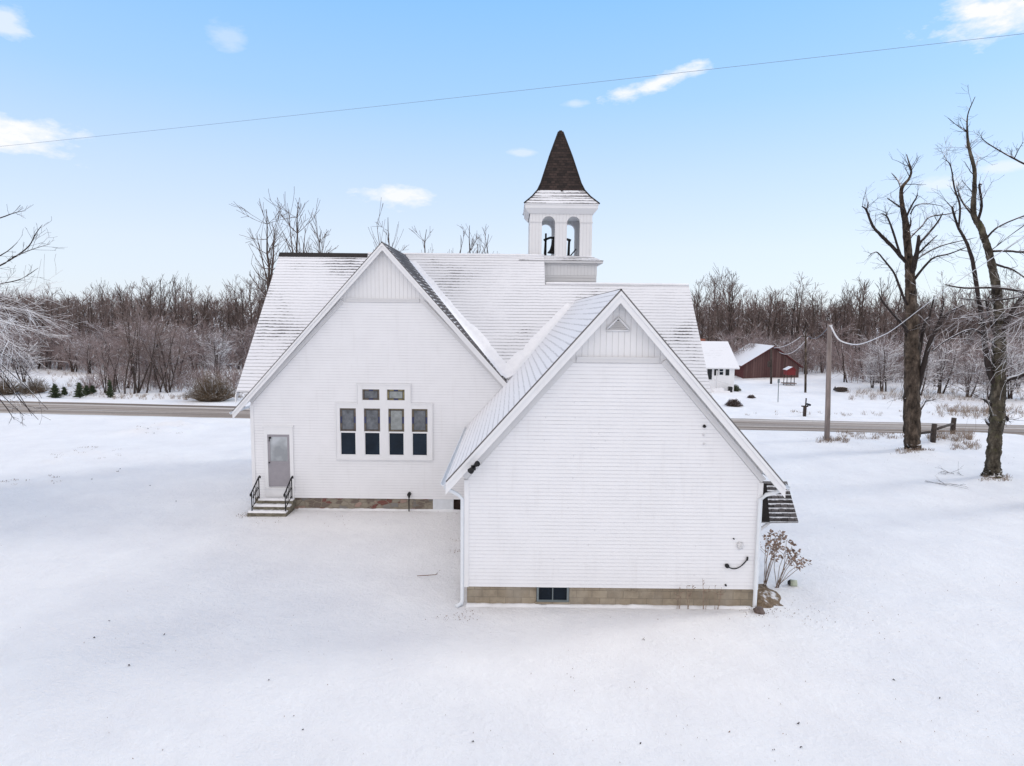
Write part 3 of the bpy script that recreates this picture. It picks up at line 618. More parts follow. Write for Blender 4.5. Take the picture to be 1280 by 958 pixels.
mb = MB(); prof = [(1.078, 13.441), (.92, 13.8), (.52, 15.1), (.10, 16.30), (.06, 16.38)]
for (h0, z0), (h1, z1) in zip(prof, prof[1:]): frus(mb, c, h0, z0, h1, z1)
mb.add([(TXc-.06, TYc-.06, 16.38), (TXc+.06, TYc-.06, 16.38), (TXc+.06, TYc+.06, 16.38), (TXc-.06, TYc+.06, 16.38)], [(0, 1, 2, 3)], 0, False, [(0, 0)]*4)
mb.build('spire', [M['spire']], tower)
mb = MB()
for sx in (-1, 1):
    for sy in (-1, 1): mb.tube([(TXc+sx*(h+.005), TYc+sy*(h+.005), z) for h, z in [(TW+.27, 12.76), (1.32, 13.13), (1.08, 13.45)]+prof[1:-1]], .035, 5)
mb.build('hip_cap', M['capdark'], tower)
# bell with its yoke and stand
bl = MB(); bx, by = TXc-.12, TYc-.1
prof = [(.05, 11.42), (.16, 11.40), (.22, 11.30), (.25, 11.05), (.31, 10.85), (.40, 10.74), (.42, 10.70), (.36, 10.70), (.2, 11.2)]
vs = [(bx+r_*math.cos(q*math.pi/9), by+r_*math.sin(q*math.pi/9), z) for r_, z in prof for q in range(18)]
bl.add(vs, [(i*18+k, i*18+(k+1) % 18, (i+1)*18+(k+1) % 18, (i+1)*18+k) for i in range(len(prof)-1) for k in range(18)], 0, True)
bl.build('bell', M['bell'], tower)
bl = MB()
for x in (bx-.50, bx+.62):
    bl.tube([(x-.06, by-.25, 10.42), (x, by, 11.35)], .06, 6); bl.tube([(x+.02, by+.3, 10.42), (x, by, 11.35)], .05, 6); bl.tube([(x, by-.28, 10.46), (x, by+.3, 10.46)], .05, 6)
    bl.tube([(x, by, 11.3), (x, by, 11.62 if x < bx else 11.36)], .05, 6)
bl.tube([(bx-.6, by, 11.30), (bx-.3, by, 11.42), (bx+.3, by, 11.42), (bx+.7, by, 11.30)], .055, 6)
bl.tube([(bx+.62, by, 11.32), (bx+.36, by-.05, 11.36)], .05, 5); bl.tube([(bx-.65, by-.2, 10.47), (bx+.9, by-.2, 10.47)], .05, 5); bl.tube([(bx+.62, by-.1, 10.5), (bx+.95, by-.1, 10.9)], .03, 5)
bl.build('bell_stand', M['black'], tower)
# ------------------------------------------------------------------ entrance steps
ES = empty('entrance_steps', (-9.2, 24.2, 0), 'three snowy concrete steps with black iron handrails below the grey side door', 'steps')
random.seed(5)
for i, (y0, z1, xa, xb) in enumerate(((24.28, .44, -9.86, -8.48), (23.98, .285, -9.92, -8.50), (23.68, .13, -10.02, -8.54))):
    st = part('step', [(xa, xb, y0, WY-.08-.002*i, -.2 if i == 2 else z1-.152, z1)], M['step'], ES)
    mb = MB(); n = 18; y1 = y0+.30 if i else WY-.14
    top = []
    for k in range(n+1):
        x = xa+.02+(xb-xa-.04)*k/n; e1 = .015*random.random(); h = .05+.015*random.random()
        top += [(x, y0+.015+e1, z1+.001), (x, y0+.03+e1, z1+h), (x, y1-.02, z1+h), (x, y1-.005, z1+.001)]
    mb.add(top, [(4*k+j, 4*k+4+j, 4*k+5+j, 4*k+1+j) for k in range(n) for j in range(3)]+[(0, 1, 2, 3), (4*n+3, 4*n+2, 4*n+1, 4*n)], 0, True); mb.build('tread_snow', M['snow'], st)
for x in (-9.84, -8.56):
    mb = MB(); yb, yf = 24.42, 23.80
    mb.tube([(x, yb, .40), (x, yb, 1.32)], .022, 6); mb.tube([(x-.04, yf, .10), (x-.04, yf, .88)], .022, 6)
    mb.tube([(x, yb+.12, 1.36), (x, yb, 1.34), (x-.04, yf, .90), (x-.05, yf-.09, .86), (x-.05, yf-.10, .80), (x-.05, yf-.05, .78)], .026, 6)
    mb.tube([(x, yb, .62), (x-.04, yf, .30)], .016, 5)
    for k in range(1, 4):
        t = k/4; y = yb+(yf-yb)*t; zb_ = .62-.32*t; zt_ = 1.34-.44*t; xx = x-.04*t
        mb.tube([(xx, y, zb_), (xx, y, zt_)], .012, 5)
        mb.tube([(xx, y+.10*math.cos(q*.6)*(1-q*.06), (zb_+zt_)/2+.12*math.sin(q*.6)*(1-q*.06)) for q in range(13)], .013, 4)
    mb.tube([(x-.005, yb+.10, 1.36), (x-.005, yb+.16, 1.33), (x-.005, yb+.15, 1.26)], .03, 6)
    mb.build('handrail', M['iron'], ES)
# ------------------------------------------------------------------ trees
def rnd(a, b): return random.uniform(a, b)
def perturb(d, ang):
    v = Vector((rnd(-1, 1), rnd(-1, 1), rnd(-1, 1))); v = v-d*v.dot(d)
    if v.length < 1e-4: return d.copy()
    v.normalize(); return (d*math.cos(ang)+v*math.sin(ang)).normalized()
def grow(mb, p, d, L, r, lvl, up=.15, spread=(.4, .9), kids=(3, 5), sides=4, mi=0, rmin=.006, segs=4, wob=.16, tail=.25):
    pts = [Vector(p)]; rad = [r]; dd = Vector(d).normalized(); q = Vector(p)
    for i in range(segs):
        dd = perturb(dd, rnd(0, wob)); dd = (dd+Vector((0, 0, up*.25))).normalized()
        q = q+dd*(L/segs); pts.append(q.copy()); rad.append(max(rmin, r*(1-(1-tail)*(i+1)/segs)))
    mb.tube(pts, rad, sides if lvl > 0 else 3, mi, False)
    if lvl > 0:
        n = random.randint(*kids)
        for k in range(n):
            t = rnd(.25, 1.0); i = min(segs-1, int(t*segs)); b = pts[i].lerp(pts[i+1], t*segs-i)
            cd = perturb((pts[i+1]-pts[i]).normalized(), rnd(*spread))
            grow(mb, b, cd, L*rnd(.38, .68)*(1.15-.4*t), max(rmin, rad[i]*.55), lvl-1, up, spread, kids, max(3, sides-1), mi, rmin, max(2, segs-1), wob*1.3, tail)
def limb(mb, cps, Y, mi=0, sides=7, dy=0.0, sub=4, jit=.10, rough=0):
    """traced limb: (px, py, r_px) at distance Y, leaning dy metres away by its end; returns world polyline"""
    n = len(cps); W = [(P(a, b, Y+dy*i/max(1, n-1)), c*Y/F/math.hypot(1, (a-640)/F)) for i, (a, b, c) in enumerate(cps)]
    pts = []; rad = []
    for i in range(n-1):
        p0 = W[max(0, i-1)][0]; p1 = W[i][0]; p2 = W[i+1][0]; p3 = W[min(n-1, i+2)][0]
        for k in range(sub):
            t = k/sub; q = .5*((2*p1)+(p2-p0)*t+(2*p0-5*p1+4*p2-p3)*t*t+(3*p1-p0-3*p2+p3)*t**3)
            rr = W[i][1]*(1-t)+W[i+1][1]*t
            q = q+Vector((rnd(-1, 1), rnd(-1, 1), rnd(-1, 1)))*rr*jit
            pts.append(q); rad.append(rr*rnd(.94, 1.06))
    pts.append(W[-1][0]); rad.append(max(W[-1][1]*.6, .008))
    i0 = len(mb.v); mb.tube(pts, rad, sides, mi)
    if rough:
        for i in range(len(pts)):
            for k in range(sides):
                j = i0+i*sides+k; q = Vector(mb.v[j]); d = q-pts[i]; z = q.z
                a_ = math.atan2(d.y, d.x); f = noise.noise((a_*2.2, z*.55, Y))*.5+noise.noise((a_*5, z*1.6, Y+3))*.45+noise.noise((a_*9, z*4, Y+6))*.3
                mb.v[j] = tuple(q+d*rough*f)
    return pts, rad
def twigs(mb, pts, rad, n, L=(.4, 1.2), lvl=1, mi=0, t0=.2, r=.016, up=.1, spread=(.5, 1.1), kids=(2, 4)):
    for _ in range(n):
        i = random.randrange(int(len(pts)*t0), len(pts)-1)
        d = perturb((pts[i+1]-pts[i]).normalized(), rnd(*spread))
        grow(mb, pts[i], d, rnd(*L), min(rad[i]*.6, r), lvl, up, (.4, .9), kids, 3, mi, .005, 3, .25)
# --- the two old roadside trees at right
random.seed(11)
def old_tree(label, Y, base, trunk, limbs, barkm, twign, extra=None):
    g0 = G(*base); root = empty('old_tree', (g0.x, g0.y, 0), label, 'tree', 'big bare trees by the road')
    mb = MB(); tp, tr = limb(mb, [(a, b, c*.93) for a, b, c in trunk], Y, 0, 20, 0, 14, .03, .46)
    # ragged bark: ring noise is in the bump; knots as real burrs
    mb.build('trunk', M[barkm], root)
    mb = MB()
    for cps in limbs:
        dy = rnd(-2.2, 2.2) if len(cps) > 2 else rnd(-1, 1)
        pts, rad = limb(mb, [(a, b, c*.88) for a, b, c in cps], Y, 0, 6, dy)
        twigs(mb, pts, rad, max(2, int(twign*len(cps))), (.3, 1.2), 1, 0, .3, .016)
        if random.random() < .8: twigs(mb, pts, rad, int(twign*2), (.3, 1.1), 1, 1, .3, .011)
    twigs(mb, tp, tr, 10, (.5, 1.4), 1, 0, .6, .03)
    if extra: extra(mb)
    mb.build('crown', [M['limb'], M['frost']], root); return root
T1 = [(1141, 572, 15), (1141, 562, 12.5), (1140.5, 545, 11.3), (1140, 500, 10.8), (1140, 440, 10.6), (1139, 400, 8.8), (1138, 365, 7.2), (1137, 338, 6.4), (1132, 281, 4.4), (1128, 258, 3.2), (1127, 237, 2.5), (1136, 224, 1.8), (1139, 214, 1.4), (1136, 203, 1), (1133, 193, .6)]
L1 = [[(1135, 330, 3.2), (1129, 324, 3), (1113, 306, 2.8), (1101, 294, 2.4), (1091, 283, 2), (1083, 263, 1.6), (1077, 258, .7)], [(1083, 263, 1.2), (1086, 252, .5)],
      [(1127, 322, 2), (1125, 317, 1.9), (1117, 292, 1.6), (1112, 278, 1.3), (1108, 270, 1.2), (1101, 267, .6)], [(1108, 272, 1), (1109, 265, .7)],
      [(1135, 382, 2.3), (1130, 373, 2), (1122, 352, 1.7), (1116, 339, 1.5), (1104, 324, 1.3), (1095, 315, 1), (1085, 321, .4)],
      [(1136, 418, 2.6), (1130, 408, 2.3), (1118, 395, 2), (1104, 378, 1.6), (1098, 366, .9)], [(1129, 262, 1.6), (1124, 258, 1.4), (1109, 248, .7)],
      [(1127, 236, 1.6), (1125, 231, 1.5), (1122, 225, 1.2), (1114, 216, .5)], [(1131, 276, 1.6), (1138, 260, 1.4), (1145, 248, 1), (1147, 244, .6)],
      [(1135, 302, 1.9), (1140, 295, 1.7), (1152, 283, 1.4), (1163, 271, 1.2), (1188, 267, .9), (1206, 258, .4)], [(1138, 268, 1.1), (1145, 257, 1), (1161, 255, .7), (1179, 258, .4)],
      [(1140, 332, 3), (1144, 320, 2.6), (1150, 304, 2.1), (1159, 294, 1.8), (1172, 278, 1.4), (1179, 265, .7)], [(1139, 345, 4.6), (1143, 330, 4), (1147, 310, 3), (1148.4, 294, 2)],
      [(1147, 318, 1.6), (1161, 304, 1.3), (1172, 294, .7)], [(1141, 340, 2), (1147, 324, 1.6), (1175, 308, 1.2), (1221, 297, .5)], [(1141, 352, 2.2), (1156, 333, 1.8), (1168, 322, 1.5), (1188, 317, 1.2), (1209, 309, .7)],
      [(1142, 500, 4), (1149, 480, 4.4), (1153, 463, 4.2), (1159, 439, 3.8), (1165, 422, 3.2), (1177, 401, 2.6), (1188, 390, 2), (1206, 381, 1)], [(1144, 470, 3), (1150, 437, 2.8), (1156, 404, 2.4), (1162, 395, 1.8), (1168, 369, .9)],
      [(1158, 440, 2.4), (1168, 415, 2), (1176, 396, 1.6), (1180, 375, .8)], [(1146, 518, 4), (1153, 506, 3), (1156, 501, 2.0), (1156.5, 499, .8)], [(1132, 500, 3), (1129, 497, 1.6), (1128.5, 494, .6)], [(1130, 300, 1.4), (1138, 282, 1.2), (1138, 272, .6)]]
old_tree('tall dead looking tree with broken top and dark peeling trunk, nearer the pole', 37.5, (1141, 563), T1, L1, 'bark', 1.9)
T2 = [(1240, 606, 21), (1240, 597, 15), (1241, 588, 11), (1242, 570, 9.6), (1244, 545, 10), (1246, 525, 11.5), (1247, 508, 11), (1248, 480, 9.6), (1248.6, 442, 9.2), (1250, 407, 7.2), (1247, 369, 6.6), (1241, 340, 6), (1236, 315, 5.2), (1226, 285, 5), (1217, 267, 4.2), (1218, 235, 3.2), (1218, 212, 2.6), (1211, 184, 2), (1209, 163, 1.4), (1210, 143, .8), (1219, 121, .4)]
L2 = [[(1244, 480, 5.5), (1238, 468, 5), (1232, 439, 4.4), (1229, 413, 4), (1224, 378, 3.6), (1218, 340, 3.2), (1214, 320, 2.9), (1207, 301, 2.4), (1198, 285, 2), (1192, 267, 1.8), (1190, 258, 1.2)],
      [(1198, 287, 1.7), (1200, 258, 1.5), (1193, 235, 1.2), (1188, 207, .8), (1178, 198, .35)], [(1180, 198, .4), (1182, 190, .3), (1190, 182, .25)], [(1221, 281, 2.2), (1227, 258, 2), (1224, 232, 1.5), (1227, 231, 1)],
      [(1218, 214, 1.2), (1222, 200, .8), (1226, 197, .4)], [(1213, 190, 1.2), (1206, 181, .7)], [(1210, 166, 1.1), (1204, 160, .5)], [(1215, 268, 1.9), (1202, 251, 1.5), (1195, 230, .7)],
      [(1238, 314, 2.2), (1262, 314, 2), (1280, 315, 1.8), (1320, 309, 1)], [(1238, 328, 2.2), (1252, 333, 2), (1267, 338, 1.6), (1290, 354, 1)], [(1230, 303, 1.8), (1246, 285, 1.5), (1280, 270, 1.2), (1312, 262, .6)],
      [(1250, 482, 5), (1259, 475, 4.6), (1279, 468, 4), (1302, 450, 3), (1330, 425, 2)], [(1250, 420, 4.6), (1256, 408, 4.2), (1266, 388, 3.6), (1282, 366, 2.8), (1300, 345, 2)], [(1253, 440, 2.4), (1236, 425, 2), (1215, 412, 1.6), (1186, 424, 1.2), (1164, 440, .6)],
      [(1250, 400, 2.2), (1275, 392, 1.8), (1310, 372, 1)], [(1246, 425, 2), (1236, 396, 1.8), (1232, 372, 1.2)], [(1239, 532, 4.5), (1235, 528, 4), (1232, 523, 1.5)], [(1254, 520, 4.5), (1259, 523, 3), (1259, 527, 1.2)], [(1238, 506, 3), (1232, 501, 2.2), (1229, 499, .8)]]
def ex2(mb):
    for _ in range(46):
        p = P(rnd(1175, 1300), rnd(385, 480), 30.9+rnd(-2.5, 2.5)); grow(mb, p, (rnd(-1, 1), rnd(-1, 1), rnd(-.2, .5)), rnd(.7, 1.5), .014, 1, -.05, (.4, 1), (3, 5), 3, 1, .006, 4, .25)
old_tree('stout mossy trunked bare tree nearest the right edge with burrs half way up', 30.9, (1240, 598), T2, L2, 'bark2', 2.1, ex2)
# --- neighbours whose trunks stand outside the frame
def edge_tree(label, Y, tx, th, limbs, nfrost, frost_box, seed):
    random.seed(seed); b = P(tx, 400, Y); root = empty('bare_tree', (b.x, b.y, 0), label, 'tree')
    mb = MB(); mb.tube([(b.x, b.y, -.3), (b.x+.05, b.y, 2), (b.x-.1, b.y, 5), (b.x+.1, b.y, th)], [.5, .38, .32, .12], 10); mb.build('trunk', M['bark2'], root)
    mb = MB()
    for cps in limbs:
        pts, rad = limb(mb, cps, Y, 0, 5, rnd(-1, 1)); twigs(mb, pts, rad, 2*len(cps), (.25, .8), 1, 0, .25, .008, .3, (.4, .9), (1, 3))
    sg = -1 if tx < 640 else 1   # the half of the crown that stands clear of the picture
    for k in range(22):
        z = rnd(4.0, th); a_ = rnd(-1.3, 1.3); d = Vector((sg*math.cos(a_), math.sin(a_), rnd(.4, 1.3)))
        grow(mb, (b.x, b.y, z), d, rnd(2.2, 4.6)*(1.25-.5*z/th), .05+.09*(1-z/th), 2, .15, (.35, .8), (3, 5), 5, 0, .006, 5, .14)
    grow(mb, (b.x+.1, b.y, th-.1), (sg*.2, .1, 1), 3.4, .12, 2, .3, (.3, .7), (4, 6), 5, 0, .006, 6, .1)
    x0, x1, y0, y1 = frost_box
    for _ in range(nfrost):
        a = P(tx+rnd(-20, 20), rnd(y0-40, y1-40), Y); e_ = P(rnd(x0, x1), rnd(y0, y1), Y+rnd(-2.5, 2.5)); d = (e_-a); L = d.length*rnd(.6, 1)
        grow(mb, a+d*.15, d, L*.8, .022, 2, -.02, (.35, .8), (4, 6), 4, 1, .004, 5, .14)
    mb.build('crown', [M['limb'], M['frost']], root); return root
edge_tree('bare tree at the left edge, frosted branches drooping over the road', 24, -95, 14,
    [[(-90, 300, 3), (-40, 285, 1.8), (0, 272.6, 1), (19, 266, .6), (32, 263.6, .3)], [(-90, 380, 4), (-40, 350, 2.2), (0, 332, 1.4), (19, 321, 1.1), (36, 308, .9), (45, 292, .7), (53, 281, .35)], [(-90, 390, 3), (-30, 362, 1.6), (0, 355, 1.1), (26, 349, .8), (48, 335, .35)],
     [(15, 322, .9), (40, 312, .6), (63, 305, .3)], [(-60, 345, 1.4), (0, 320, .9), (22, 303, .4)], [(-90, 400, 3), (-30, 425, 1.6), (0, 454, 1.1), (32, 483, .8), (60, 512, .35)], [(-90, 410, 3), (-30, 440, 1.4), (0, 470, 1), (25, 500, .7), (48, 525, .3)],
     [(-90, 415, 2.5), (-40, 460, 1.4), (0, 500, .9), (18, 525, .35)], [(-80, 405, 2), (-20, 440, 1.1), (20, 488, .7), (40, 520, .3)], [(-85, 400, 2), (0, 440, 1), (30, 462, .7), (52, 498, .3)], [(-85, 420, 2), (-25, 470, 1.1), (0, 492, .8), (30, 520, .3)]], 17, (0, 84, 366, 452), 21)
edge_tree('bare tree beyond the right edge reaching long branches into the picture', 27, 1365, 15,
    [[(1360, 240, 3), (1310, 218, 2), (1280, 205, 1.5), (1260, 194.6, 1.2), (1246, 186.6, 1), (1230, 176, .7), (1226, 169, .3)], [(1268, 198, .8), (1274, 186, .5), (1279, 178, .25)], [(1360, 380, 3.4), (1320, 370, 2.6), (1285, 366, 2.2), (1247, 360, 1.9), (1206, 360, 1.5), (1181, 356, .8)],
     [(1360, 360, 3), (1310, 362, 2), (1270, 372, 1.6), (1235, 376, 1.2), (1197, 373, .5)], [(1360, 250, 2), (1310, 262, 1.4), (1290, 275, 1), (1255, 300, .4)]], 14, (1175, 1285, 345, 475), 22)
# --- prototypes for the woods
HID = (0, -4000, 0)
def proto(kind, seed, tw, tk='wood1'):
    random.seed(seed); root = empty('woodland_tree', (0, 0, 0), None, None); t = MB(); c = MB()
    if kind == 'snag':
        H = rnd(9.6, 12.4); n = 9; pts = [Vector((0, 0, -.4))]
        for i in range(1, n+1): pts.append(Vector((pts[-1].x+rnd(-.16, .16), pts[-1].y+rnd(-.16, .16), H*i/n)))
        r0 = rnd(.15, .24); rad = [r0*(1-.78*i/n) for i in range(n+1)]; t.tube(pts, rad, 6)
        for k in range(random.randint(24, 34)):
            f = .22+.78*random.random()**.8; i = min(n-1, int(f*n)); b = pts[i].lerp(pts[i+1], f*n-i); a = rnd(0, 6.28); el = rnd(.55, 1.35)
            grow(c, b, (math.cos(a)*math.cos(el), math.sin(a)*math.cos(el), math.sin(el)), rnd(1.0, 2.9)*(1.25-.6*f), rad[i]*rnd(.3, .5), 1, .35, (.3, .8), (3, 6), 4, 0, .018, 3, .2)
        if random.random() < .7:   # second leader
            i = random.randint(3, 5); d = perturb(Vector((0, 0, 1)), rnd(.15, .35)); grow(c, pts[i], d, H*.5, rad[i]*.7, 2, .3, (.3, .7), (4, 6), 5, 0, .02, 5, .1, .2)
    elif kind == 'bushy':
        H = rnd(6.5, 9); st = random.randint(2, 4)
        for s in range(st):
            d = perturb(Vector((0, 0, 1)), rnd(.02, .28)); pts = [Vector((rnd(-.3, .3), rnd(-.3, .3), -.3))]
            for i in range(6): d = perturb(d, .08); pts.append(pts[-1]+d*(H*.75/6))
            rad = [.11*(1-.8*i/6) for i in range(7)]; t.tube(pts, rad, 5)
            for k in range(24):
                i = random.randint(1, 5); a = rnd(0, 6.28); el = rnd(.1, 1.1)
                grow(c, pts[i].lerp(pts[i+1], random.random()), (math.cos(a)*math.cos(el), math.sin(a)*math.cos(el), math.sin(el)), rnd(1.2, 2.6), rad[i]*.45, 1, .05, (.35, .9), (6, 9), 3, 0, .012, 3, .25)
    elif kind == 'clump':
        H = rnd(5.5, 8); 
        for s in range(random.randint(7, 10)):
            d = perturb(Vector((0, 0, 1)), rnd(.03, .35)); pts = [Vector((rnd(-.8, .8), rnd(-.6, .6), -.3))]
            for i in range(6): d = perturb(d, .07); pts.append(pts[-1]+d*(H*rnd(.8, 1)/6))
            rad = [rnd(.05, .09)*(1-.8*i/6) for i in range(7)]; t.tube(pts, rad, 5)
            for k in range(12):
                i = random.randint(2, 5); grow(c, pts[i].lerp(pts[i+1], random.random()), perturb(d, rnd(.4, 1.1)), rnd(.8, 2.0), rad[i]*.5, 1, .1, (.35, .9), (5, 7), 3, 0, .011, 3, .25)
    t.build('trunk', M[tk], root); c.build('crown', M[tw], root)
    return root
protos = {'snag': [proto('snag', 31+i, ('twig1', 'twig3', 'twig1', 'twig3', 'twig1', 'twig3')[i]) for i in range(6)], 'bushy': [proto('bushy', 51+i, 'twig2') for i in range(3)], 'clump': [proto('clump', 61+i, ('twig2', 'twig1')[i]) for i in range(2)], 'frost': [proto('bushy', 71+i, 'frost') for i in range(2)]}
used = {}
def place(kind, x, y, s, label, group, name=None):
    ps = protos[kind]; i = random.randrange(len(ps)); o = ps[i]; rz = rnd(0, 6.28); sc = (s*rnd(.9, 1.1), s*rnd(.9, 1.1), s*rnd(.92, 1.08))
    if (kind, i) not in used:
        used[(kind, i)] = 1; o.location = (x, y, hgt(x, y)-.05); o.rotation_euler = (0, 0, rz); o.scale = sc; tag(o, label, 'tree', group)
        pend = o
    else: pend = copy_tree(o, (x, y, hgt(x, y)-.05), rz, sc, label, 'tree', group)
    return pend
random.seed(101)
# left wood (front edge about 86 m away) and right wood (nearer towards the right)
LW = 'bare grey brown tree standing in the wood left of the church'; RW = 'bare grey brown tree standing in the wood right of the church'
def bx_(px, py): return G(px, py)
nL = 0
for k in range(92):
    px = -30+k*385/92+rnd(-4, 4); py = rnd(449, 461); g_ = G(px, py)
    tall = .93+.18*math.exp(-((px-165)/40)**2)+.10*math.exp(-((px-320)/50)**2)-.10*math.exp(-((px-110)/28)**2)
    place('snag', g_.x, g_.y, rnd(.78, 1.0)*(1.16 if random.random() < .2 else 1.0)*tall*1.03*g_.y/98, LW, 'trees of the left wood')
for k in range(30):
    px = -20+k*350/30+rnd(-5, 5); g_ = G(px, rnd(458, 468)); place('bushy', g_.x, g_.y, rnd(.8, 1.05), 'bushy pinkish twigged tree at the edge of the left wood', 'bushy trees along the left wood')
for k in range(104):
    px = 862+k*470/104+rnd(-4, 4); py = rnd(452, 463) if px < 1060 else rnd(456, 470); g_ = G(px, py)
    place('snag', g_.x, g_.y, rnd(.78, 1.02)*(1.14 if random.random() < .2 else 1.0)*1.02*g_.y/95, RW, 'trees of the right wood')
for k in range(26):
    px = 900+k*420/26+rnd(-6, 6); g_ = G(px, rnd(463, 470) if px < 1050 else rnd(472, 486)); place('bushy', g_.x, g_.y, rnd(.75, 1.0), 'bushy pinkish twigged tree at the edge of the right wood', 'bushy trees along the right wood')
for px, py, s in ((1105, 489, .95), (1150, 494, .8), (1175, 492, 1.0), (1210, 496, .85), (1262, 498, .95), (1290, 500, 1.0), (1090, 486, .7), (1235, 499, .55)):
    g_ = G(px, py); place('frost', g_.x, g_.y, s, 'small frosted whitish tree between the road and the right wood', 'frosted small trees at right')
for px, py, s in ((30, 478, .8), (-10, 482, .9), (270, 470, .9)):
    g_ = G(px, py); place('frost', g_.x, g_.y, s, 'small frosted whitish tree between the road and the left wood', 'frosted small trees at left')
# roadside clumps on the left
CL = ['many stemmed clump of young trees standing closest to the road, left of the olive bush', 'many stemmed clump of young trees right behind the small spruces', 'slim clump of young trees just left of the olive bush']
for (px, py, s), lb in zip(((168, 492, 1.2), (142, 491, .85), (205, 490, 1.0)), CL):
    g_ = G(px, py); place('clump', g_.x, g_.y, s, lb, 'sapling clumps by the road')
for px, py, s in ((160, 484, .95), (195, 482, 1.0), (222, 480, .95), (182, 478, 1.05)):
    g_ = G(px, py); place('bushy', g_.x, g_.y, s, 'bushy pinkish tree behind the roadside clumps of young trees', 'bushy trees behind the clumps')
# trees rising behind the church roof
for px, py, top, lb in ((335, 470, 262, 'taller bare tree with arching limbs behind the left end of the church roof'), (372, 470, 253, 'tallest bare tree with several upright leaders behind the left end of the church roof'), (400, 466, 288, 'broken bare tree right of the tallest one behind the church roof'),
                        (486, 468, 272, 'bare tree poking up right behind the wing gable peak'), (532, 462, 287, 'thin forked bare tree nearest to the wing gable peak on its right'), (575, 462, 296, 'small bare tree top between two others over the church ridge'), (588, 462, 282, 'tallest of the bare tree tops over the ridge left of the belfry'), (610, 462, 293, 'twin pronged bare tree top nearest to the belfry')):
    Y = 70 if px < 420 else 82; q = P(px, top, Y); b = P(px, 450, Y)
    random.seed(int(px)); root = empty('bare_tree', (b.x, Y, 0), lb, 'tree', 'trees behind the church'); t = MB(); c_ = MB(); H = q.z; n = 12; pts = [Vector((b.x, Y, -.3))]
    for i in range(1, n+1): pts.append(Vector((b.x+(q.x-b.x)*i/n+rnd(-.16, .16), Y+rnd(-.1, .1), H*i/n)))
    rad = [.30*(1-.9*i/n) for i in range(n+1)]; t.tube(pts, rad, 7); t.build('trunk', M['wood1'], root)
    for k in range(4 if px < 420 else 2):
        i = random.randint(5, 7); grow(c_, pts[i], (rnd(-.4, .4), rnd(-.2, .2), 1), H*rnd(.28, .42), rad[i]*.65, 1, .5, (.35, .7), (6, 9), 5, 0, .02, 6, .1)
    for k in range(30 if px < 420 else 14):
        i = random.randint(5, n-1); a = rnd(0, 6.28); el = rnd(.3, 1.2) if px > 360 else rnd(-.1, .9)
        grow(c_, pts[i], (math.cos(a)*math.cos(el), .5*math.sin(a), math.sin(el)), rnd(1.6, 3.6 if px < 420 else 2.4), rad[i]*.5, 1, .25, (.3, .7), (3, 5), 4, 0, .02, 5, .22)
    c_.build('crown', M['twig3'], root)
# far wood: one mass
random.seed(202); fw = MB()
def low_tree(mb, x, y, H):
    pts = [Vector((x, y, -.3))]
    for i in range(1, 6): pts.append(Vector((x+rnd(-.3, .3), y, H*i/5)))
    mb.tube(pts, [.22*(1-.75*i/5) for i in range(6)], 4, 0, False)
    for k in range(24):
        i = random.randint(1, 4); a = rnd(0, 6.28); el = rnd(.3, 1.3); d = Vector((math.cos(a)*math.cos(el), math.sin(a)*math.cos(el), math.sin(el)))
        b = pts[i].lerp(pts[i+1], random.random()); L = rnd(1.2, 3.2); m_ = b+d*L*.5; mb.tube([b, m_, b+d*L+Vector((0, 0, .3))], [.07, .05, .025], 3, 0, False)
        for j in range(4):
            e2 = perturb(d, rnd(.3, .9)); mb.tube([m_, m_+e2*rnd(.6, 1.5)], [.03, .02], 3, 0, False)
for k in range(1300):
    y = rnd(104, 165); x = rnd(-150, 180)*y/140
    if -18 < x < 22 and y > 150: continue
    low_tree(fw, x, y, rnd(7.4, 9.8))
tag(fw.build('distant_wood', M['twig1']), 'mass of bare winter wood far behind the first rows of trees', 'wood', kind='stuff')
# undergrowth between trunks
random.seed(203); ug = MB()
for k in range(5600):
    if k >= 5200: px = rnd(125, 335); py = rnd(474, 490)
    elif random.random() < .5: px = rnd(-40, 345); py = rnd(444, 464)
    else: px = rnd(865, 1330); py = rnd(448, 468) if px < 1060 else rnd(452, 482)
    g_ = G(px, py); h = rnd(1.2, 5.2) if k < 5200 else rnd(.6, 2.4)
    d = perturb(Vector((0, 0, 1)), rnd(.05, .5)); p0 = Vector((g_.x, g_.y, 0)); m_ = p0+d*h*.55; ug.tube([p0, m_, m_+perturb(d, .3)*h*.45], [.03, .025, .015], 3, 0, False)
    for j in range(5): q = p0.lerp(m_, rnd(.4, 1)); ug.tube([q, q+perturb(d, rnd(.4, 1.1))*rnd(.5, 1.5)], [.018, .012], 3, random.randint(0, 1), False)
tag(ug.build('undergrowth', [M['twig2'], M['twig1']]), 'tangle of pinkish brown saplings and brush between the trunks of the wood', 'undergrowth', kind='stuff')
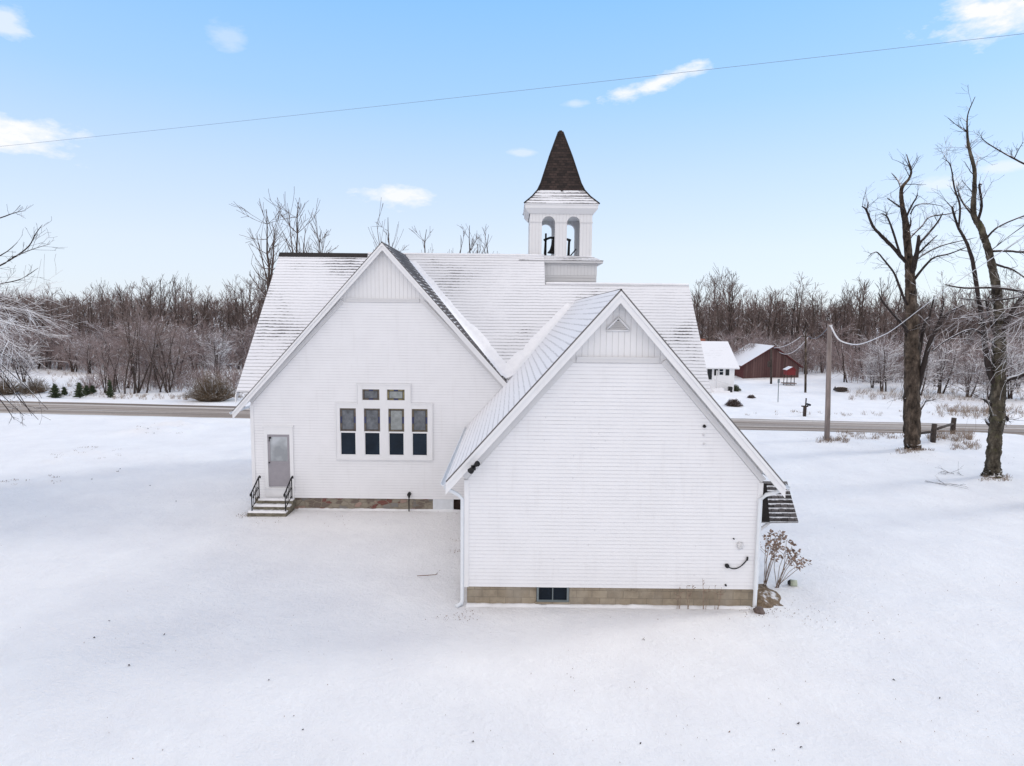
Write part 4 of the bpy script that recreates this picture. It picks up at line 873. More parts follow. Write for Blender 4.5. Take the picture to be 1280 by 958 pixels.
# --- bushes
def bush(name, px, py, w, h, mat, label, cat, n=260, group=None, seed=1, dome=True):
    random.seed(seed); g_ = G(px, py); z0 = hgt(g_.x, g_.y); root = empty(name, (g_.x, g_.y, z0), label, cat, group); s = MB(); c_ = MB()
    for k in range(n):
        a = rnd(0, 6.28); rr = math.sqrt(random.random()); b = Vector((g_.x+.35*w*rr*math.cos(a)*.5, g_.y+.3*w*rr*math.sin(a)*.5, z0-.05))
        el = rnd(.25, 1.0) if dome else rnd(.9, 1.4); t_ = Vector((math.cos(a)*rr*w*.5, math.sin(a)*rr*w*.5, h*max(.25, 1-rr**3)*rnd(.4, 1.1))); e_ = Vector((g_.x, g_.y, z0))+t_
        m_ = b.lerp(e_, .55)+Vector((0, 0, .08*h)); (s if k % 5 == 0 else c_).tube([b, m_, e_], [.018, .013, .006], 3, 0, False)
        for j in range(3): q = m_.lerp(e_, random.random()); c_.tube([q, q+Vector((rnd(-1, 1), rnd(-1, 1), rnd(0, 1)))*h*.16], [.009, .004], 3, 0, False)
    s.build('stems', M[mat], root); c_.build('twigs', M[mat], root); return root
bush('bush', 266, 501, 5.0, 2.5, 'olive', 'wide olive brown bush beside the road, left of the church', 'bush', 700, seed=4)
bush('bush', 42, 492, 3.4, 1.5, 'olive', 'low olive brown bush left of the small spruces', 'bush', 300, seed=5)
bush('bush', 5, 494, 3.6, 1.9, 'olive', 'olive brown bush at the left edge beyond the road', 'bush', 300, seed=6)
bush('bush', 113, 484, 3.0, 2.2, 'twig2', 'small pinkish twiggy bush behind the small spruces', 'bush', 120, seed=7, dome=False)
bush('bush', 919, 489, 1.25, .68, 'hedge', 'green rounded bush beside the corner of the small white house', 'bush', 600, seed=8)
bush('bush', 917, 508, 1.6, .62, 'heath', 'low brown rounded bush nearest the road below the white house', 'bush', 700, seed=9)
bush('bush', 939, 499, .85, .32, 'heath', 'small flat dark bush right of the brown rounded one', 'bush', 300, seed=10)
for i, (px, py, h, w) in enumerate(((69, 498, 1.25, 1.15), (80.5, 495, .7, .6), (100, 498, 1.35, 1.1), (109, 495, .9, .8), (116, 493, .75, .7), (138, 498, 1.5, .8))):
    random.seed(300+i); g_ = G(px, py); z0 = hgt(g_.x, g_.y)
    lbs = ['rounded dark spruce, leftmost of the small spruces by the road', 'tiny spruce just right of the leftmost one', 'bushy dark spruce, middle of the small spruces by the road', 'leaning small spruce right of the middle one', 'tiny ragged spruce next to the leaning one', 'slim tall spruce, rightmost by the road']
    root = empty('spruce', (g_.x, g_.y, z0), lbs[i], 'tree', 'small spruces by the road'); t = MB(); t.tube([(g_.x, g_.y, z0-.1), (g_.x, g_.y, z0+h*.95)], [.05, .01], 5); t.build('trunk', M['wood1'], root); c_ = MB()
    for k in range(170):
        f = random.random(); a = rnd(0, 6.28); L = w*.5*(1-f*.8)*rnd(.5, 1.3); b = Vector((g_.x, g_.y, z0+.05+h*.9*f)); e_ = b+Vector((math.cos(a)*L, math.sin(a)*L, rnd(-.02, .16)*h)); c_.tube([b, b.lerp(e_, .6)+Vector((0, 0, .02)), e_], [.03, .045, .008], 4, 0, False)
        for j in range(3): q = b.lerp(e_, rnd(.3, 1)); c_.tube([q, q+Vector((rnd(-1, 1), rnd(-1, 1), rnd(-.3, .6)))*.14], [.02, .006], 3, 0, False)
    c_.build('crown', M['ever'], root)
# ------------------------------------------------------------------ neighbouring house, barn and yard
hb = G(917, 490); Y0 = hb.y; hxr = hb.x; hxl = hxr-9
HS = empty('small_house', (hxr-4, Y0+3, 0), 'small white cottage with black shutters and snowy roof across the road', 'house')
def hp(px, py): return P(px, py, Y0)
ze = hp(900, 459).z
mb = MB(); mb.prism([(Y0, -.3), (Y0+7.4, -.3), (Y0+7.4, ze), (Y0+3.7, ze+2.35), (Y0, ze)], hxl, hxr, 0, 'x'); mb.build('wall', M['siding'], HS, recalc=True)
rf = roof('roof', [(hxl-.4, Y0+3.7, ze+2.55), (hxr+.4, Y0+3.7, ze+2.55), (hxr+.4, Y0-.4, ze-.06), (hxl-.4, Y0-.4, ze-.06)], (1, 0, 0), [M['snowroof'], M['white'], M['white']], HS, .16)
roof('roof', [(hxl-.4, Y0+3.7, ze+2.55), (hxr+.4, Y0+3.7, ze+2.55), (hxr+.4, Y0+7.8, ze-.06), (hxl-.4, Y0+7.8, ze-.06)], (1, 0, 0), [M['snowroof'], M['white'], M['white']], HS, .16)
q = P(878.5, 424, Y0+3.7); part('chimney', [(q.x-.35, q.x+.35, Y0+3.9, Y0+4.5, ze+1.8, q.z)], M['chimney'], HS)
def hbox(name, x0, y0, x1, y1, d0, d1, mat, parent=HS):
    a, b = hp(x0, y0), hp(x1, y1); return part(name, [(min(a.x, b.x), max(a.x, b.x), Y0-d1, Y0-d0, min(a.z, b.z), max(a.z, b.z))], M[mat], parent)
w = hbox('window', 898.4, 459.6, 904.6, 469.6, .0, .05, 'white'); hbox('pane', 899.3, 460.6, 903.7, 464.4, .051, .06, 'glass', w); hbox('pane', 899.3, 465.0, 903.7, 468.8, .051, .06, 'glass', w)
hbox('shutter', 893, 459.5, 897, 469.5, .0, .06, 'shutter'); hbox('shutter', 907.3, 459.5, 911.2, 469.5, .0, .06, 'shutter'); hbox('door', 884.5, 459.5, 889.4, 474.5, .0, .06, 'shutter')
a = hp(893, 459); mb = MB(); mb.tube([(a.x, Y0-.9, 0), (a.x, Y0-.9, ze-.3)], .06, 6); mb.build('porch_post', M['trimgrey'], HS)
a, b = hp(886, 489), hp(901, 484); part('porch_step', [(a.x, b.x, Y0-1.1, Y0-.01, -.2, .45), (a.x+.1, b.x+.5, Y0-1.5, Y0-1.101, -.2, .22)], M['snow'], HS)
mb = MB(); a = hp(905.5, 489)
for x in (a.x-.9, a.x): mb.tube([(x, Y0-1.0, 0), (x, Y0-1.0, 1.0)], .03, 5)
mb.tube([(a.x-1.6, Y0-1.0, 1.35), (a.x, Y0-1.0, .95)], .03, 5); mb.build('stair_rail', M['trimgrey'], HS)
a = G(911, 490.5); mb = MB(); mb.tube([(a.x, a.y-.3, -.1), (a.x, a.y-.3, .55), (a.x, a.y-.3, .62)], [.24, .28, .2], 10)
tag(mb.build('bin', M['black'], org=(a.x, a.y-.3, 0)), 'black bin standing against the white cottage wall', 'bin')
# barn: turned gable front
br_ = G(998, 474); bl_ = P(929, 470, br_.y); bl_.z = 0; wv = (br_-bl_); wv.z = 0; Wd = wv.length; u = wv.normalized(); back = Vector((-u.y, u.x, 0)); 
BN = empty('barn', (*((bl_+br_)/2).xy, 0), 'weathered red board barn with snowy roof behind the yard', 'barn')
pk = P(965, 433, br_.y).z; zl = P(927, 456, bl_.y).z; zrr = P(999, 457.5, br_.y).z
def bp(s, t, z): v = bl_+u*(s*Wd)+back*t; return (v.x, v.y, z)
L_ = 8; mid = .52
mb = MB(); o5 = [(0, -.4), (0, zl), (mid, pk-.12), (1, zrr), (1, -.4)]
for t in (0, L_): mb.add([bp(s, t, z) for s, z in o5], [(0, 1, 2, 3, 4)], 0)
mb.add([bp(1, 0, -.4), bp(1, 0, zrr), bp(1, L_, zrr), bp(1, L_, -.4)], [(0, 1, 2, 3)], 0); mb.build('wall', M['barn'], BN)
mb = MB(); mb.add([bp(0, 0, -.4), bp(0, 0, zl), bp(0, L_, zl), bp(0, L_, -.4)], [(0, 1, 2, 3)], 0); mb.build('wall', M['barnred'], BN)['label'] = 'darker red side wall of the barn'
def bslab(s0, z0, s1, z1, mi, name):
    mb = MB(); th = .14; A = [bp(s0, -.35, z0), bp(s1, -.35, z1), bp(s1, L_+.3, z1), bp(s0, L_+.3, z0)]; B = [(x, y, z-th) for x, y, z in A]
    mb.add(A+B, [(0, 1, 2, 3)], 0, False, [(0, 0), (0, 1), (1, 1), (1, 0)]*2); mb.add(A+B, [(7, 6, 5, 4), (0, 4, 5, 1), (1, 5, 6, 2), (2, 6, 7, 3), (3, 7, 4, 0)], 1); return mb.build(name, [mi, M['barnred']], BN)
bslab(-.06, zl-.15, mid, pk+.08, M['snow'], 'roof'); bslab(mid, pk+.08, 1.05, zrr-.1, M['snow'], 'roof')
for s in (.50, .74): mb = MB(); mb.tube([bp(s, -.02, 0), bp(s, -.02, 2.6)], .04, 4); mb.build('door_edge', M['darkwood'], BN)
# little red hut on legs
h_ = G(986, 481.5); s_ = h_.y/F
RH = empty('raised_hut', (h_.x, h_.y, 0), 'little red hut on legs with a snowy roof in front of the barn', 'hut')
zb_, zt_ = 13*s_, 19.5*s_; w_ = 5.2*s_; mb = MB(); mb.box(h_.x-w_, h_.x+w_, h_.y-.5, h_.y+.5, zb_, zt_); mb.prism([(h_.x-w_, zt_), (h_.x+w_, zt_), (h_.x+w_*.2, zt_+.28)], h_.y-.5, h_.y+.5); mb.build('wall', M['red'], RH)
roof('roof', [(h_.x+w_*.2, h_.y-.6, zt_+.36), (h_.x+w_*.2, h_.y+.6, zt_+.36), (h_.x-w_*1.2, h_.y+.6, zt_-.02), (h_.x-w_*1.2, h_.y-.6, zt_-.02)], (0, 1, 0), [M['snowroof'], M['red'], M['red']], RH, .07)
roof('roof', [(h_.x+w_*.2, h_.y-.6, zt_+.36), (h_.x+w_*.2, h_.y+.6, zt_+.36), (h_.x+w_*1.15, h_.y+.6, zt_-.02), (h_.x+w_*1.15, h_.y-.6, zt_-.02)], (0, 1, 0), [M['red'], M['red'], M['red']], RH, .07)
for sx in (-1, 1):
    for sy in (-1, 1): mb = MB(); mb.tube([(h_.x+sx*w_*.9, h_.y+sy*.45, -.2), (h_.x+sx*w_*.85, h_.y+sy*.42, zb_)], .045, 5); mb.build('leg', M['darkwood'], RH)
mb = MB(); mb.box(h_.x-w_*1.5, h_.x+w_*1.4, h_.y-.55, h_.y+.55, .16, .26); mb.build('platform', M['pole'], RH)
# dark low table-like thing in the field
g_ = G(1050, 489); s_ = g_.y/F; WP = empty('log_pile', (g_.x, g_.y, 0), 'small dark stack of logs dusted with snow out in the field', 'logs')
for k, (dx, dz) in enumerate(((-5, 1.5), (-2.4, 1.5), (.4, 1.6), (3.2, 1.5), (5.4, 1.4), (-3.6, 3.7), (-.8, 3.8), (2, 3.7), (4.6, 3.5))):
    mb = MB(); mb.tube([(g_.x+dx*s_, g_.y-.5, dz*s_), (g_.x+dx*s_+.03, g_.y+.5, dz*s_)], 1.45*s_, 8); mb.build('log', M['darkwood'], WP)
mb = MB(); mb.tube([(g_.x-5.5*s_, g_.y, 4.9*s_), (g_.x, g_.y, 5.2*s_), (g_.x+5.6*s_, g_.y, 4.9*s_)], [.06, .09, .06], 6); mb.build('snow_cover', M['snow'], WP)
# poles
def pole(name, base, top_py, r, label, mat='pole', arm=None):
    g_ = G(*base); t_ = P(base[0]+(arm or 0), top_py, g_.y); root = empty(name, (g_.x, g_.y, 0), label, 'pole', 'wooden poles'); mb = MB()
    mb.tube([(g_.x, g_.y, -.5), (g_.x*.7+t_.x*.3, g_.y, t_.z*.3), (t_.x, g_.y, t_.z)], [r, r*.93, r*.78], 10); mb.build('shaft', M[mat], root); return root, Vector((t_.x, g_.y, t_.z))
up, ptop = pole('utility_pole', (1034, 550), 405, .17, 'pale wooden utility pole on the near side of the road', 'pole', 3)
mb = MB(); mb.tube([(ptop.x-.1, ptop.y-.16, ptop.z-.12), (ptop.x+.1, ptop.y-.16, ptop.z-.12)], .04, 6); mb.build('insulator', M['trimgrey'], up)
up2, p2top = pole('utility_pole', (1007, 490), 416, .12, 'dark utility pole standing in the yard right of the red hut', 'bark')
mb = MB(); mb.tube([(p2top.x-.5, p2top.y, p2top.z-.4), (p2top.x+.5, p2top.y, p2top.z-.4)], .05, 5); mb.build('crossarm', M['darkwood'], up2)
up3, p3top = pole('utility_pole', (964, 480), 436, .13, 'dark pole with a small box in front of the barn', 'darkwood')
mb = MB(); mb.box(p3top.x-.36, p3top.x-.08, p3top.y-.25, p3top.y-.05, 2.0, 2.7); mb.build('meter_box', M['darkwood'], up3)
g_ = G(972.5, 504); t_ = P(973.5, 474, g_.y); mb = MB(); mb.tube([(g_.x, g_.y, -.3), (t_.x, g_.y, t_.z-.35)], .035, 6); mb.box(t_.x-.09, t_.x+.09, g_.y-.02, g_.y+.02, t_.z-.36, t_.z)
tag(mb.build('marker_post', M['tealframe'], org=(g_.x, g_.y, 0)), 'thin grey green marker post in the yard', 'post')
g_ = G(1005.5, 521.5); MP = empty('mailbox_post', (g_.x, g_.y, 0), 'dark cross shaped mailbox post beside the road', 'mailbox'); k_ = g_.y/F
mb = MB(); mb.box(g_.x-.10, g_.x+.10, g_.y-.09, g_.y+.09, -.3, 13*k_); mb.tube([(g_.x+.04, g_.y, 13*k_), (g_.x+.06, g_.y, 24*k_)], .05, 6); mb.build('post', M['darkwood'], MP)
mb = MB(); mb.box(g_.x-4.2*k_, g_.x+3.6*k_, g_.y-.10, g_.y+.10, 13.001*k_, 14.4*k_); mb.build('crossbar', M['darkwood'], MP)
mb = MB(); mb.tube([(g_.x+4*k_, g_.y-.3, 16*k_), (g_.x+4*k_, g_.y+.25, 16*k_)], .085, 10); mb.box(g_.x+3.2*k_, g_.x+3.6*k_, g_.y-.08, g_.y+.08, 14.41*k_, 15.6*k_); mb.build('mailbox', M['black'], MP)
# rail fence
f1, f2 = G(1166, 553.5), G(1190.5, 544); fv = (f2-f1)
FN = empty('rail_fence', (f1.x, f1.y, 0), 'dark wooden rail fence remnant of two posts beside the road', 'fence')
for q, h in ((f1, 24*f1.y/F), (f2, 22*f2.y/F)):
    mb = MB(); mb.tube([(q.x, q.y, -.3), (q.x, q.y, h*.6), (q.x+.02, q.y, h)], [.17, .155, .15], 8); mb.build('post', M['darkwood'], FN)
mb = MB(); mb.tube([(f1.x, f1.y, .82), (f2.x, f2.y, .78)], .09, 6); mb.build('rail', M['darkwood'], FN)
mb = MB(); mb.tube([(f1.x, f1.y, .70), (f1.x-fv.x*.55, f1.y-fv.y*.2, .62)], .08, 6); mb.build('rail', M['darkwood'], FN)
# wires
def wire(name, a, b, sag, r, mat, label, n=28):
    mb = MB(); a, b = Vector(a), Vector(b); mb.tube([a.lerp(b, i/n)-Vector((0, 0, 4*sag*(i/n)*(1-i/n))) for i in range(n+1)], r, 6); return tag(mb.build(name, M[mat], org=a), label, 'wire')
def atz(px, py, z): r_ = ray(px, py); return r_*((z-CAMZ)/r_.z)+Vector((0, 0, CAMZ))
a, b = atz(0, 178, 11.6), atz(1280, 33, 11.6); d = b-a
wire('power_line', a-d*.6, b+d*.6, .12, .0032, 'wire', 'thin cable crossing the sky above the church')
pts = [ptop+Vector((0, -.16, -.12)), P(1048, 424, 39.5), P(1062, 430, 38.5), P(1077, 430, 37.3), P(1100, 421, 35.5), P(1118, 411, 34), P(1156, 382, 31), P(1183, 362, 28.5), P(1218, 338, 26), P(1300, 282, 21), P(1420, 200, 17)]
mb = MB(); sm_ = []
for i in range(len(pts)-1):
    p0, p1, p2, p3 = pts[max(0, i-1)], pts[i], pts[i+1], pts[min(len(pts)-1, i+2)]
    for k in range(6): t = k/6; sm_.append(.5*((2*p1)+(p2-p0)*t+(2*p0-5*p1+4*p2-p3)*t*t+(3*p1-p0-3*p2+p3)*t**3))
mb.tube(sm_, [.050-.034*min(1, i/34) for i in range(len(sm_))], 6); tag(mb.build('service_wire', M['snowwire'], org=ptop), 'thick snow coated wire sagging from the pale pole to the right', 'wire')
wire('service_wire', p2top+Vector((-.4, 0, -.35)), bp(mid, .0, pk-.2), .35, .03, 'snowwire', 'upper frosted wire from the yard pole to the barn gable')
wire('service_wire', p2top+Vector((.3, 0, -.45)), bp(.62, .0, pk-.7), .9, .03, 'snowwire', 'lower slack frosted wire from the yard pole to the barn')
wire('service_wire', ptop+Vector((-.1, -.16, -.12)), p2top+Vector((.4, 0, -.35)), .5, .012, 'wire', 'thin wire from the pale pole back to the yard pole')
# ------------------------------------------------------------------ small things round the annex
random.seed(77)
m_ = MB(); cx, cy = 6.85, 17.2; rows = []
n1, n2 = 22, 8
for j in range(n2+1):
    f = j/n2
    for i in range(n1):
        a = 2*math.pi*i/n1; rr = f*(1+.25*noise.noise((math.cos(a)*2, math.sin(a)*2, 1))); x = cx+.85*rr*math.cos(a); y = cy+.95*rr*math.sin(a)
        m_.v.append((x, y, (.29*(1-f**1.3))+.09*noise.noise((x*4, y*4, 2))-.06))
for j in range(n2):
    for i in range(n1): m_.f.append((j*n1+i, j*n1+(i+1) % n1, (j+1)*n1+(i+1) % n1, (j+1)*n1+i)); m_.m.append(0); m_.sm.append(True)
tag(m_.build('soil_mound', M['soil'], org=(cx, cy, 0)), 'brown mound of leafy soil at the right corner of the annex', 'soil mound')
def snow_edge(x0, x1, y, seed, hmax=.09):
    mb = MB(); n = int((x1-x0)/.07); vs = []
    for i in range(n+1):
        x = x0+(x1-x0)*i/n; h = max(.004, hmax*(.45+.75*noise.noise((x*1.3, seed, 0))+.6*noise.noise((x*5, seed, 7)))); w = .14+.12*noise.noise((x*1.1, seed, 3)); z0 = hgt(x, y-w)-.02
        vs += [(x, y+.04, z0), (x, y-.008, .02+h), (x, y-.07, .02+h*.8), (x, y-w*.6, .02+h*.3), (x, y-w-.1, z0)]
    mb.add(vs, [(5*i+k, 5*i+5+k, 5*i+6+k, 5*i+1+k) for i in range(n) for k in range(4)], 0, True)
    return tag(mb.build('snow_bank', M['ground_snow'], org=((x0+x1)/2, y, 0)), kind='structure')
snow_edge(-8.4, -1.3, WY+.03, 2.2, .04); snow_edge(-1.16, 6.45, AY+.045, 5.1, .03)
def stone(px, py, r, mat, label, sq=.6):
    g_ = G(px, py); mb = MB(); vs = []
    for j in range(6):
        for i in range(9):
            th = math.pi*j/5; a = 2*math.pi*i/9; q = Vector((math.sin(th)*math.cos(a), math.sin(th)*math.sin(a), math.cos(th))); q *= r*(1+.35*noise.noise(q*1.7+Vector((px, 0, 0)))); vs.append((g_.x+q.x, g_.y+q.y, q.z*sq+r*sq*.5))
    mb.add(vs, [(j*9+i, j*9+(i+1) % 9, (j+1)*9+(i+1) % 9, (j+1)*9+i) for j in range(5) for i in range(9)], 0, True); return tag(mb.build('stone', M[mat], org=(g_.x, g_.y, 0)), label, 'stone')
stone(949, 766, .16, 'rock', 'reddish brown stone below the right downspout')
# bare hydrangea-like shrub
HY = empty('dried_shrub', (7.6, 17.6, 0), 'leafless shrub with dried brown flower heads at the right side of the annex', 'shrub'); st = MB(); lf = MB()
def leafcluster(p, n, s):
    lf = MB(); n = max(n, 7)
    for _ in range(n):
        d = Vector((rnd(-1, 1), rnd(-1, 1), rnd(-.5, 1))).normalized(); a = perturb(d, 1.57); q = p+d*rnd(.01, .07); w_ = a*s*.35; t_ = d*s
        lf.add([q, q+t_*.5+w_, q+t_, q+t_*.5-w_, q+t_*.5+d.cross(a)*s*.12], [(0, 1, 4), (1, 2, 4), (2, 3, 4), (3, 0, 4), (0, 3, 2, 1)])
    lf.build('flower_head', M['dead'], HY)
for bx0, tops in ((956, ((958, 672), (964, 668), (969, 673), (975, 667), (978, 672), (972, 682), (962, 680))), (972, ((968, 690), (983, 676), (990, 683), (996, 690), (998, 694), (1003, 702), (989, 700), (1008, 703), (982, 688)))):
    Yb = 17.7
    for (tx, ty) in tops:
        a = P(bx0+rnd(-3, 3), 724, Yb); b = P(tx, ty, Yb+rnd(-.5, .5)); a.z = 0
        st.tube([a, a.lerp(b, .5)+Vector((rnd(-.05, .05), rnd(-.05, .05), .05)), b], [.011, .009, .006], 4)
        leafcluster(b, 9, .11); leafcluster(a.lerp(b, .8), 4, .10)
        if random.random() < .6: c2 = a.lerp(b, .7); e2 = c2+Vector((rnd(-.25, .25), rnd(-.2, .2), rnd(.1, .3))); st.tube([c2, e2], [.007, .004], 3); leafcluster(e2, 6, .09)
st.build('stems', M['stalk'], HY)
g_ = G(989, 732); PT = empty('garden_lantern', (g_.x, g_.y, 0), 'small pale green lantern lying in snow beside the dried shrub', 'lantern'); s_ = g_.y/F
mb = MB(); mb.tube([(g_.x-.03, g_.y, .08), (g_.x+.14, g_.y-.05, .09)], [.10, .09], 10); mb.build('body', M['greenpot'], PT); mb = MB(); mb.tube([(g_.x-.10, g_.y+.02, .08), (g_.x-.032, g_.y, .08)], [.05, .095], 10); mb.build('cap', M['black'], PT)
# dry weeds against the annex footing
for i, (px, h, lb) in enumerate(((846, .75, 'tall dry weed stalk leftmost in front of the annex footing'), (859, .85, 'forked dry weed stalk second from left in front of the annex footing'), (878, .95, 'bunched dry weed stalks in the middle of the annex footing'), (893, 1.0, 'leaning dry weed stalk rightmost in front of the annex footing'))):
    g_ = G(px, 758.5); mb = MB()
    for k in range(3):
        a = Vector((g_.x+rnd(-.05, .05), AY-.12, -.05)); b = a+Vector((rnd(-.12, .14), rnd(-.12, -.02), h*rnd(.6, 1))); mb.tube([a, a.lerp(b, .5)+Vector((rnd(-.02, .02), 0, 0)), b], [.008, .007, .004], 3)
        for j in range(3): q = a.lerp(b, rnd(.6, 1)); mb.tube([q, q+Vector((rnd(-.1, .1), rnd(-.03, .0), rnd(.0, .08)))], [.006, .01], 4)
    tag(mb.build('weed', M['stalk'], org=(g_.x, AY-.12, 0)), lb, 'weed', 'dry weeds by the footing')
g_ = G(536, 723); mb = MB(); a = Vector((g_.x-.35, g_.y+.05, .05)); mb.tube([a, a+Vector((.3, -.03, .03)), a+Vector((.55, .0, .04)), a+Vector((.66, .15, .12))], [.012, .014, .012, .006], 5); mb.tube([a+Vector((.55, 0, .04)), a+Vector((.62, -.08, .10))], [.009, .005], 4)
tag(mb.build('stick', M['stalk'], org=(g_.x, g_.y, 0)), 'thin fallen stick on the snow left of the annex', 'stick')
for px, py in ((1190, 592), (1185, 608)):
    g_ = G(px, py); mb = MB(); random.seed(px)
    for k in range(5): grow(mb, (g_.x+rnd(-.5, .5), g_.y+rnd(-.3, .3), hgt(g_.x, g_.y)+.04), (rnd(-1, 1), rnd(-.6, .6), .05), rnd(.5, 1.1), .015, 1, -.05, (.3, .8), (2, 4), 4, 0, .005, 3, .15)
    tag(mb.build('fallen_twigs', M['limb'], org=(g_.x, g_.y, 0)), 'farther scatter of fallen twigs on the snow left of the mossy tree' if py < 600 else 'nearer scatter of fallen twigs on the snow left of the mossy tree', 'twigs')
# dry grass, scattered flecks
random.seed(88); gr = MB()
def tuft(x, y, h, n):
    z = hgt(x, y)
    for _ in range(n):
        a = Vector((x+rnd(-.12, .12), y+rnd(-.12, .12), z-.02)); b = a+Vector((rnd(-.5, .5), rnd(-.5, .5), rnd(.5, 1)))*h; m_ = a.lerp(b, .5)+Vector((0, 0, .1*h)); gr.tube([a, m_, b], [.009, .007, .003], 3, random.randint(0, 1), False)
for px0, px1, py0, py1, n, h in ((1020, 1060, 548, 553, 50, .28), (1045, 1130, 543, 549, 90, .22), (1160, 1215, 545, 553, 110, .4), (1190, 1225, 553, 563, 50, .3), (1120, 1165, 564, 569, 40, .2), (1225, 1262, 596, 604, 40, .16), (165, 235, 530, 544, 22, .07), (60, 150, 560, 575, 22, .06), (1170, 1280, 505, 525, 170, .5), (5, 35, 600, 607, 7, .08), (60, 80, 594, 603, 6, .08),
        (300, 312, 640, 648, 10, .06), (925, 1280, 515, 521, 60, .25), (140, 310, 494, 500, 120, .4), (0, 140, 488, 498, 80, .4), (1060, 1280, 488, 500, 220, .7), (1185, 1250, 515, 523, 80, .5), (60, 340, 462, 486, 260, .6)):
    for _ in range(n):
        g_ = G(rnd(px0, px1), rnd(py0, py1)); tuft(g_.x, g_.y, h*rnd(.6, 1.3), 6)
tag(gr.build('dry_grass', [M['grass'], M['dead']]), 'tufts of dry brown grass sticking through the snow', 'grass', kind='stuff')
fk = MB(); random.seed(99)
def fleck(x, y, s, mi=0):
    z = hgt(x, y)+.012; a = rnd(0, 6.28); c_, s2 = math.cos(a)*s, math.sin(a)*s
    fk.add([(x-c_, y-s2, z-.004), (x+s2*.5, y-c_*.5, z), (x+c_, y+s2, z+.01), (x-s2*.5, y+c_*.5, z), (x, y, z+.015+s*.4)], [(0, 1, 4), (1, 2, 4), (2, 3, 4), (3, 0, 4), (0, 3, 2, 1)], mi)
for _ in range(380):
    px, py = rnd(0, 1280), 560+398*random.random()
    if 310 < px < 960 and py < 770: continue
    if px < 700 and random.random() < .6: continue
    g_ = G(px, py)
    if g_.y < 5: continue
    fleck(g_.x, g_.y, rnd(.006, .015)*(1 if random.random() < .95 else 1.8))
for px, py in ((338, 850), (377, 910), (804, 802), (802, 932), (117, 797), (137, 777), (206, 794), (162, 833), (998, 905), (967, 941), (1000, 935), (1116, 849), (592, 928), (1175, 870), (185, 541), (193, 543), (176, 540), (71, 599), (68, 604), (115, 599), (187, 607), (150, 588), (147, 590), (220, 627)):
    g_ = G(px, py)
    for _ in range(2): fleck(g_.x+rnd(-.03, .03), g_.y+rnd(-.03, .03), rnd(.014, .03)*(g_.y/18 if g_.y > 18 else 1), 1)
for px, py, sp, n in ((570, 770, .35, 70), (950, 766, .4, 60), (985, 768, .7, 70), (574, 690, .25, 40), (576, 675, .2, 25), (330, 652, .5, 16), (400, 650, 1.0, 22), (520, 642, 1.4, 40), (1190, 570, 3, 60), (1050, 552, 2, 40)):
    for _ in range(n):
        g_ = G(px, py); fleck(g_.x+random.gauss(0, sp), g_.y+random.gauss(0, sp*.5), rnd(.006, .018), 0)
tag(fk.build('leaf_litter', [M['dead'], M['darkhole']]), 'scattered dead leaves and flecks on the snow', 'leaf litter', kind='stuff')
# ------------------------------------------------------------------ sky, sun, camera
SUN_EL, SUN_AZ = 30.0, 74.0
w = bpy.data.worlds.new('World'); scene.world = w; w.use_nodes = True; nt = w.node_tree; bg = nt.nodes['Background']
sky = nt.nodes.new('ShaderNodeTexSky'); sky.sky_type = 'NISHITA'; sky.sun_disc = False; sky.sun_elevation = R(SUN_EL); sky.sun_rotation = R(SUN_AZ); sky.altitude = 250; sky.air_density = 1.0; sky.dust_density = 1.0; sky.ozone_density = 1.0
tcw = nt.nodes.new('ShaderNodeTexCoord').outputs['Generated']
nrm = nt.nodes.new('ShaderNodeVectorMath'); nrm.operation = 'NORMALIZE'; lk(nt, tcw, nrm.inputs[0]); dirv = nrm.outputs[0]
sepw = nt.nodes.new('ShaderNodeSeparateXYZ'); lk(nt, dirv, sepw.inputs[0])
col = sky.outputs[0]
SKYK = 5.2
gn = nt.nodes.new('ShaderNodeVectorMath'); gn.operation = 'MULTIPLY'; lk(nt, col, gn.inputs[0]); gn.inputs[1].default_value = (.82, 1.20, 1.50); col = gn.outputs[0]
q_ = lambda r, g, b: (r*5.25/8, g*5.25/8, b*5.25/8)
grad = ramp(nt, sepw.outputs[2], ((0, q_(.84, .885, .96)), (.10, q_(.78, .85, .97)), (.20, q_(.62, .775, 1.0)), (.30, q_(.43, .685, 1.01)), (.42, q_(.30, .60, 1.01)), (.7, q_(.25, .5, .9))))
g8 = nt.nodes.new('ShaderNodeVectorMath'); g8.operation = 'SCALE'; g8.inputs['Scale'].default_value = 8; lk(nt, grad, g8.inputs[0])
col = mixc(nt, .9, col, g8.outputs[0])   # winter haze evens the clear-sky gradient out
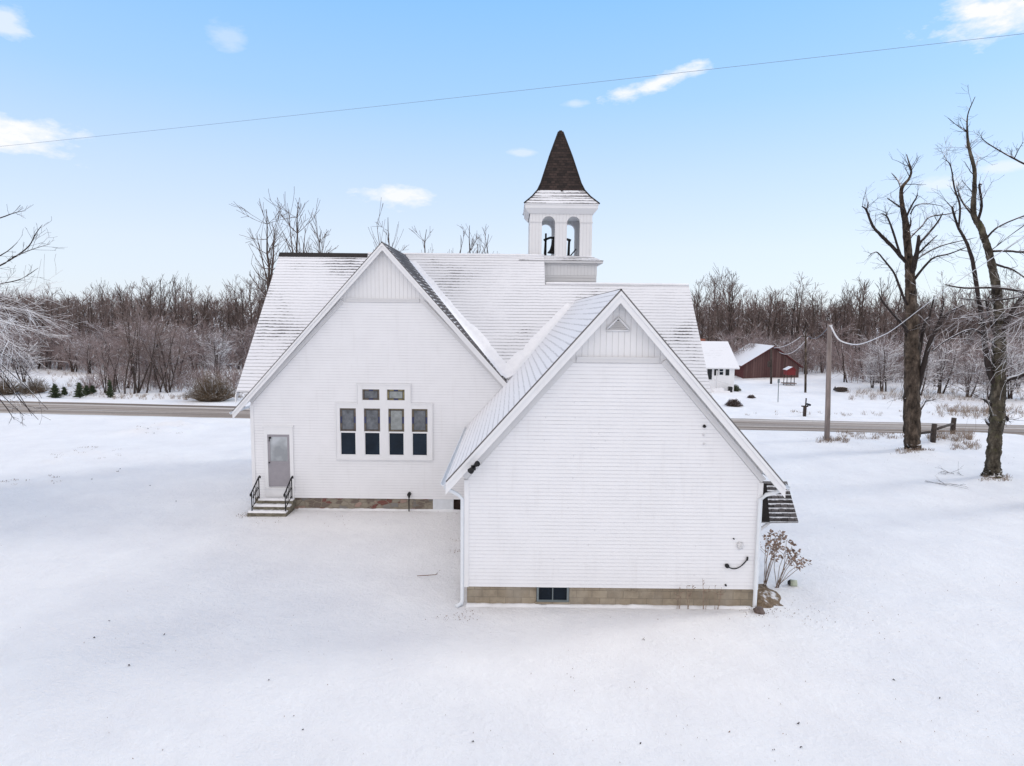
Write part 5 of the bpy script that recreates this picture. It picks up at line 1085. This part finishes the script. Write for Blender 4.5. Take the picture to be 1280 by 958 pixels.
# unseen bright veil added behind the camera to light the shaded front walls
vd = nt.nodes.new('ShaderNodeVectorMath'); vd.operation = 'DOT_PRODUCT'; lk(nt, dirv, vd.inputs[0]); vd.inputs[1].default_value = (-.35, -.75, .56)
veil = ramp(nt, vd.outputs['Value'], ((0, 0), (.05, 0), (.5, 1)))
vn = tex(nt, 2.5, 5, .55, dirv, (1, 1, 2))
col = mixc(nt, veil, col, mixc(nt, vn, (5.6, 5.4, 5.6), (6.9, 6.6, 6.6)))
cl = None
for (px, py, wx, wy, amt, sd) in ((14, 170, .085, .026, 1.0, 1), (495, 247, .062, .017, .9, 2), (822, 104, .075, .016, .95, 3), (1250, 14, .09, .035, 1.0, 4), (1266, 209, .04, .009, .5, 5), (1178, 229, .04, .010, .45, 6), (286, 48, .03, .022, .3, 7), (655, 191, .03, .006, .4, 8), (718, 130, .02, .006, .4, 9), (-5, 25, .03, .02, .6, 10)):
    d = ray(px, py).normalized(); up_ = Vector((0, 0, 1)); rt = d.cross(up_).normalized(); uu = rt.cross(d).normalized()
    if px == 822: rt, uu = (rt*math.cos(R(17))+uu*math.sin(R(17))), (uu*math.cos(R(17))-rt*math.sin(R(17)))
    def dotn(v):
        n = nt.nodes.new('ShaderNodeVectorMath'); n.operation = 'DOT_PRODUCT'; lk(nt, dirv, n.inputs[0]); n.inputs[1].default_value = v; return n.outputs['Value']
    ex, ey = mathn(nt, 'DIVIDE', dotn(rt), wx), mathn(nt, 'DIVIDE', dotn(uu), wy)
    r2 = mathn(nt, 'SQRT', mathn(nt, 'ADD', mathn(nt, 'MULTIPLY', ex, ex), mathn(nt, 'MULTIPLY', ey, ey)))
    ns = tex(nt, 22, 7, .6, dirv, (1, 1, 2.4)); front = mathn(nt, 'GREATER_THAN', dotn(d), .5)
    msk = mathn(nt, 'ADD', mathn(nt, 'SUBTRACT', 1, r2), mathn(nt, 'MULTIPLY', mathn(nt, 'SUBTRACT', ns, .5), 2.4))
    msk = mathn(nt, 'MULTIPLY', mathn(nt, 'MULTIPLY', ramp(nt, msk, ((.05, 0), (.75, 1))), amt), front)
    cl = msk if cl is None else mathn(nt, 'MAXIMUM', cl, msk)
col = mixc(nt, cl, col, (5.2, 5.25, 5.35))
lk(nt, col, bg.inputs[0]); bg.inputs[1].default_value = .15
sun = bpy.data.lights.new('sun', 'SUN'); sun.energy = 1.0; sun.angle = R(12); sun.color = (1, .95, .88)
so = bpy.data.objects.new('sun', sun); COL.objects.link(so); a, e = R(SUN_AZ), R(SUN_EL)
so.rotation_euler = (-Vector((math.sin(a)*math.cos(e), math.cos(a)*math.cos(e), math.sin(e)))).to_track_quat('-Z', 'Y').to_euler(); so.location = (60, 20, 60)
cam = bpy.data.cameras.new('camera'); co = bpy.data.objects.new('camera', cam); COL.objects.link(co); scene.camera = co
cam.sensor_width = 36; cam.lens = F/1280*36; cam.clip_end = 4000; cam.clip_start = .1
from mathutils import Matrix
co.matrix_world = Matrix.Translation((0, 0, CAMZ)) @ Matrix.Rotation(math.pi/2-PITCH, 4, 'X') @ Matrix.Rotation(ROLL, 4, 'Z')
vs_ = scene.view_settings; vs_.view_transform = 'Standard'; vs_.look = 'None'; vs_.exposure = 0.35; vs_.gamma = 1
scene.cycles.max_bounces = 6; scene.cycles.diffuse_bounces = 4
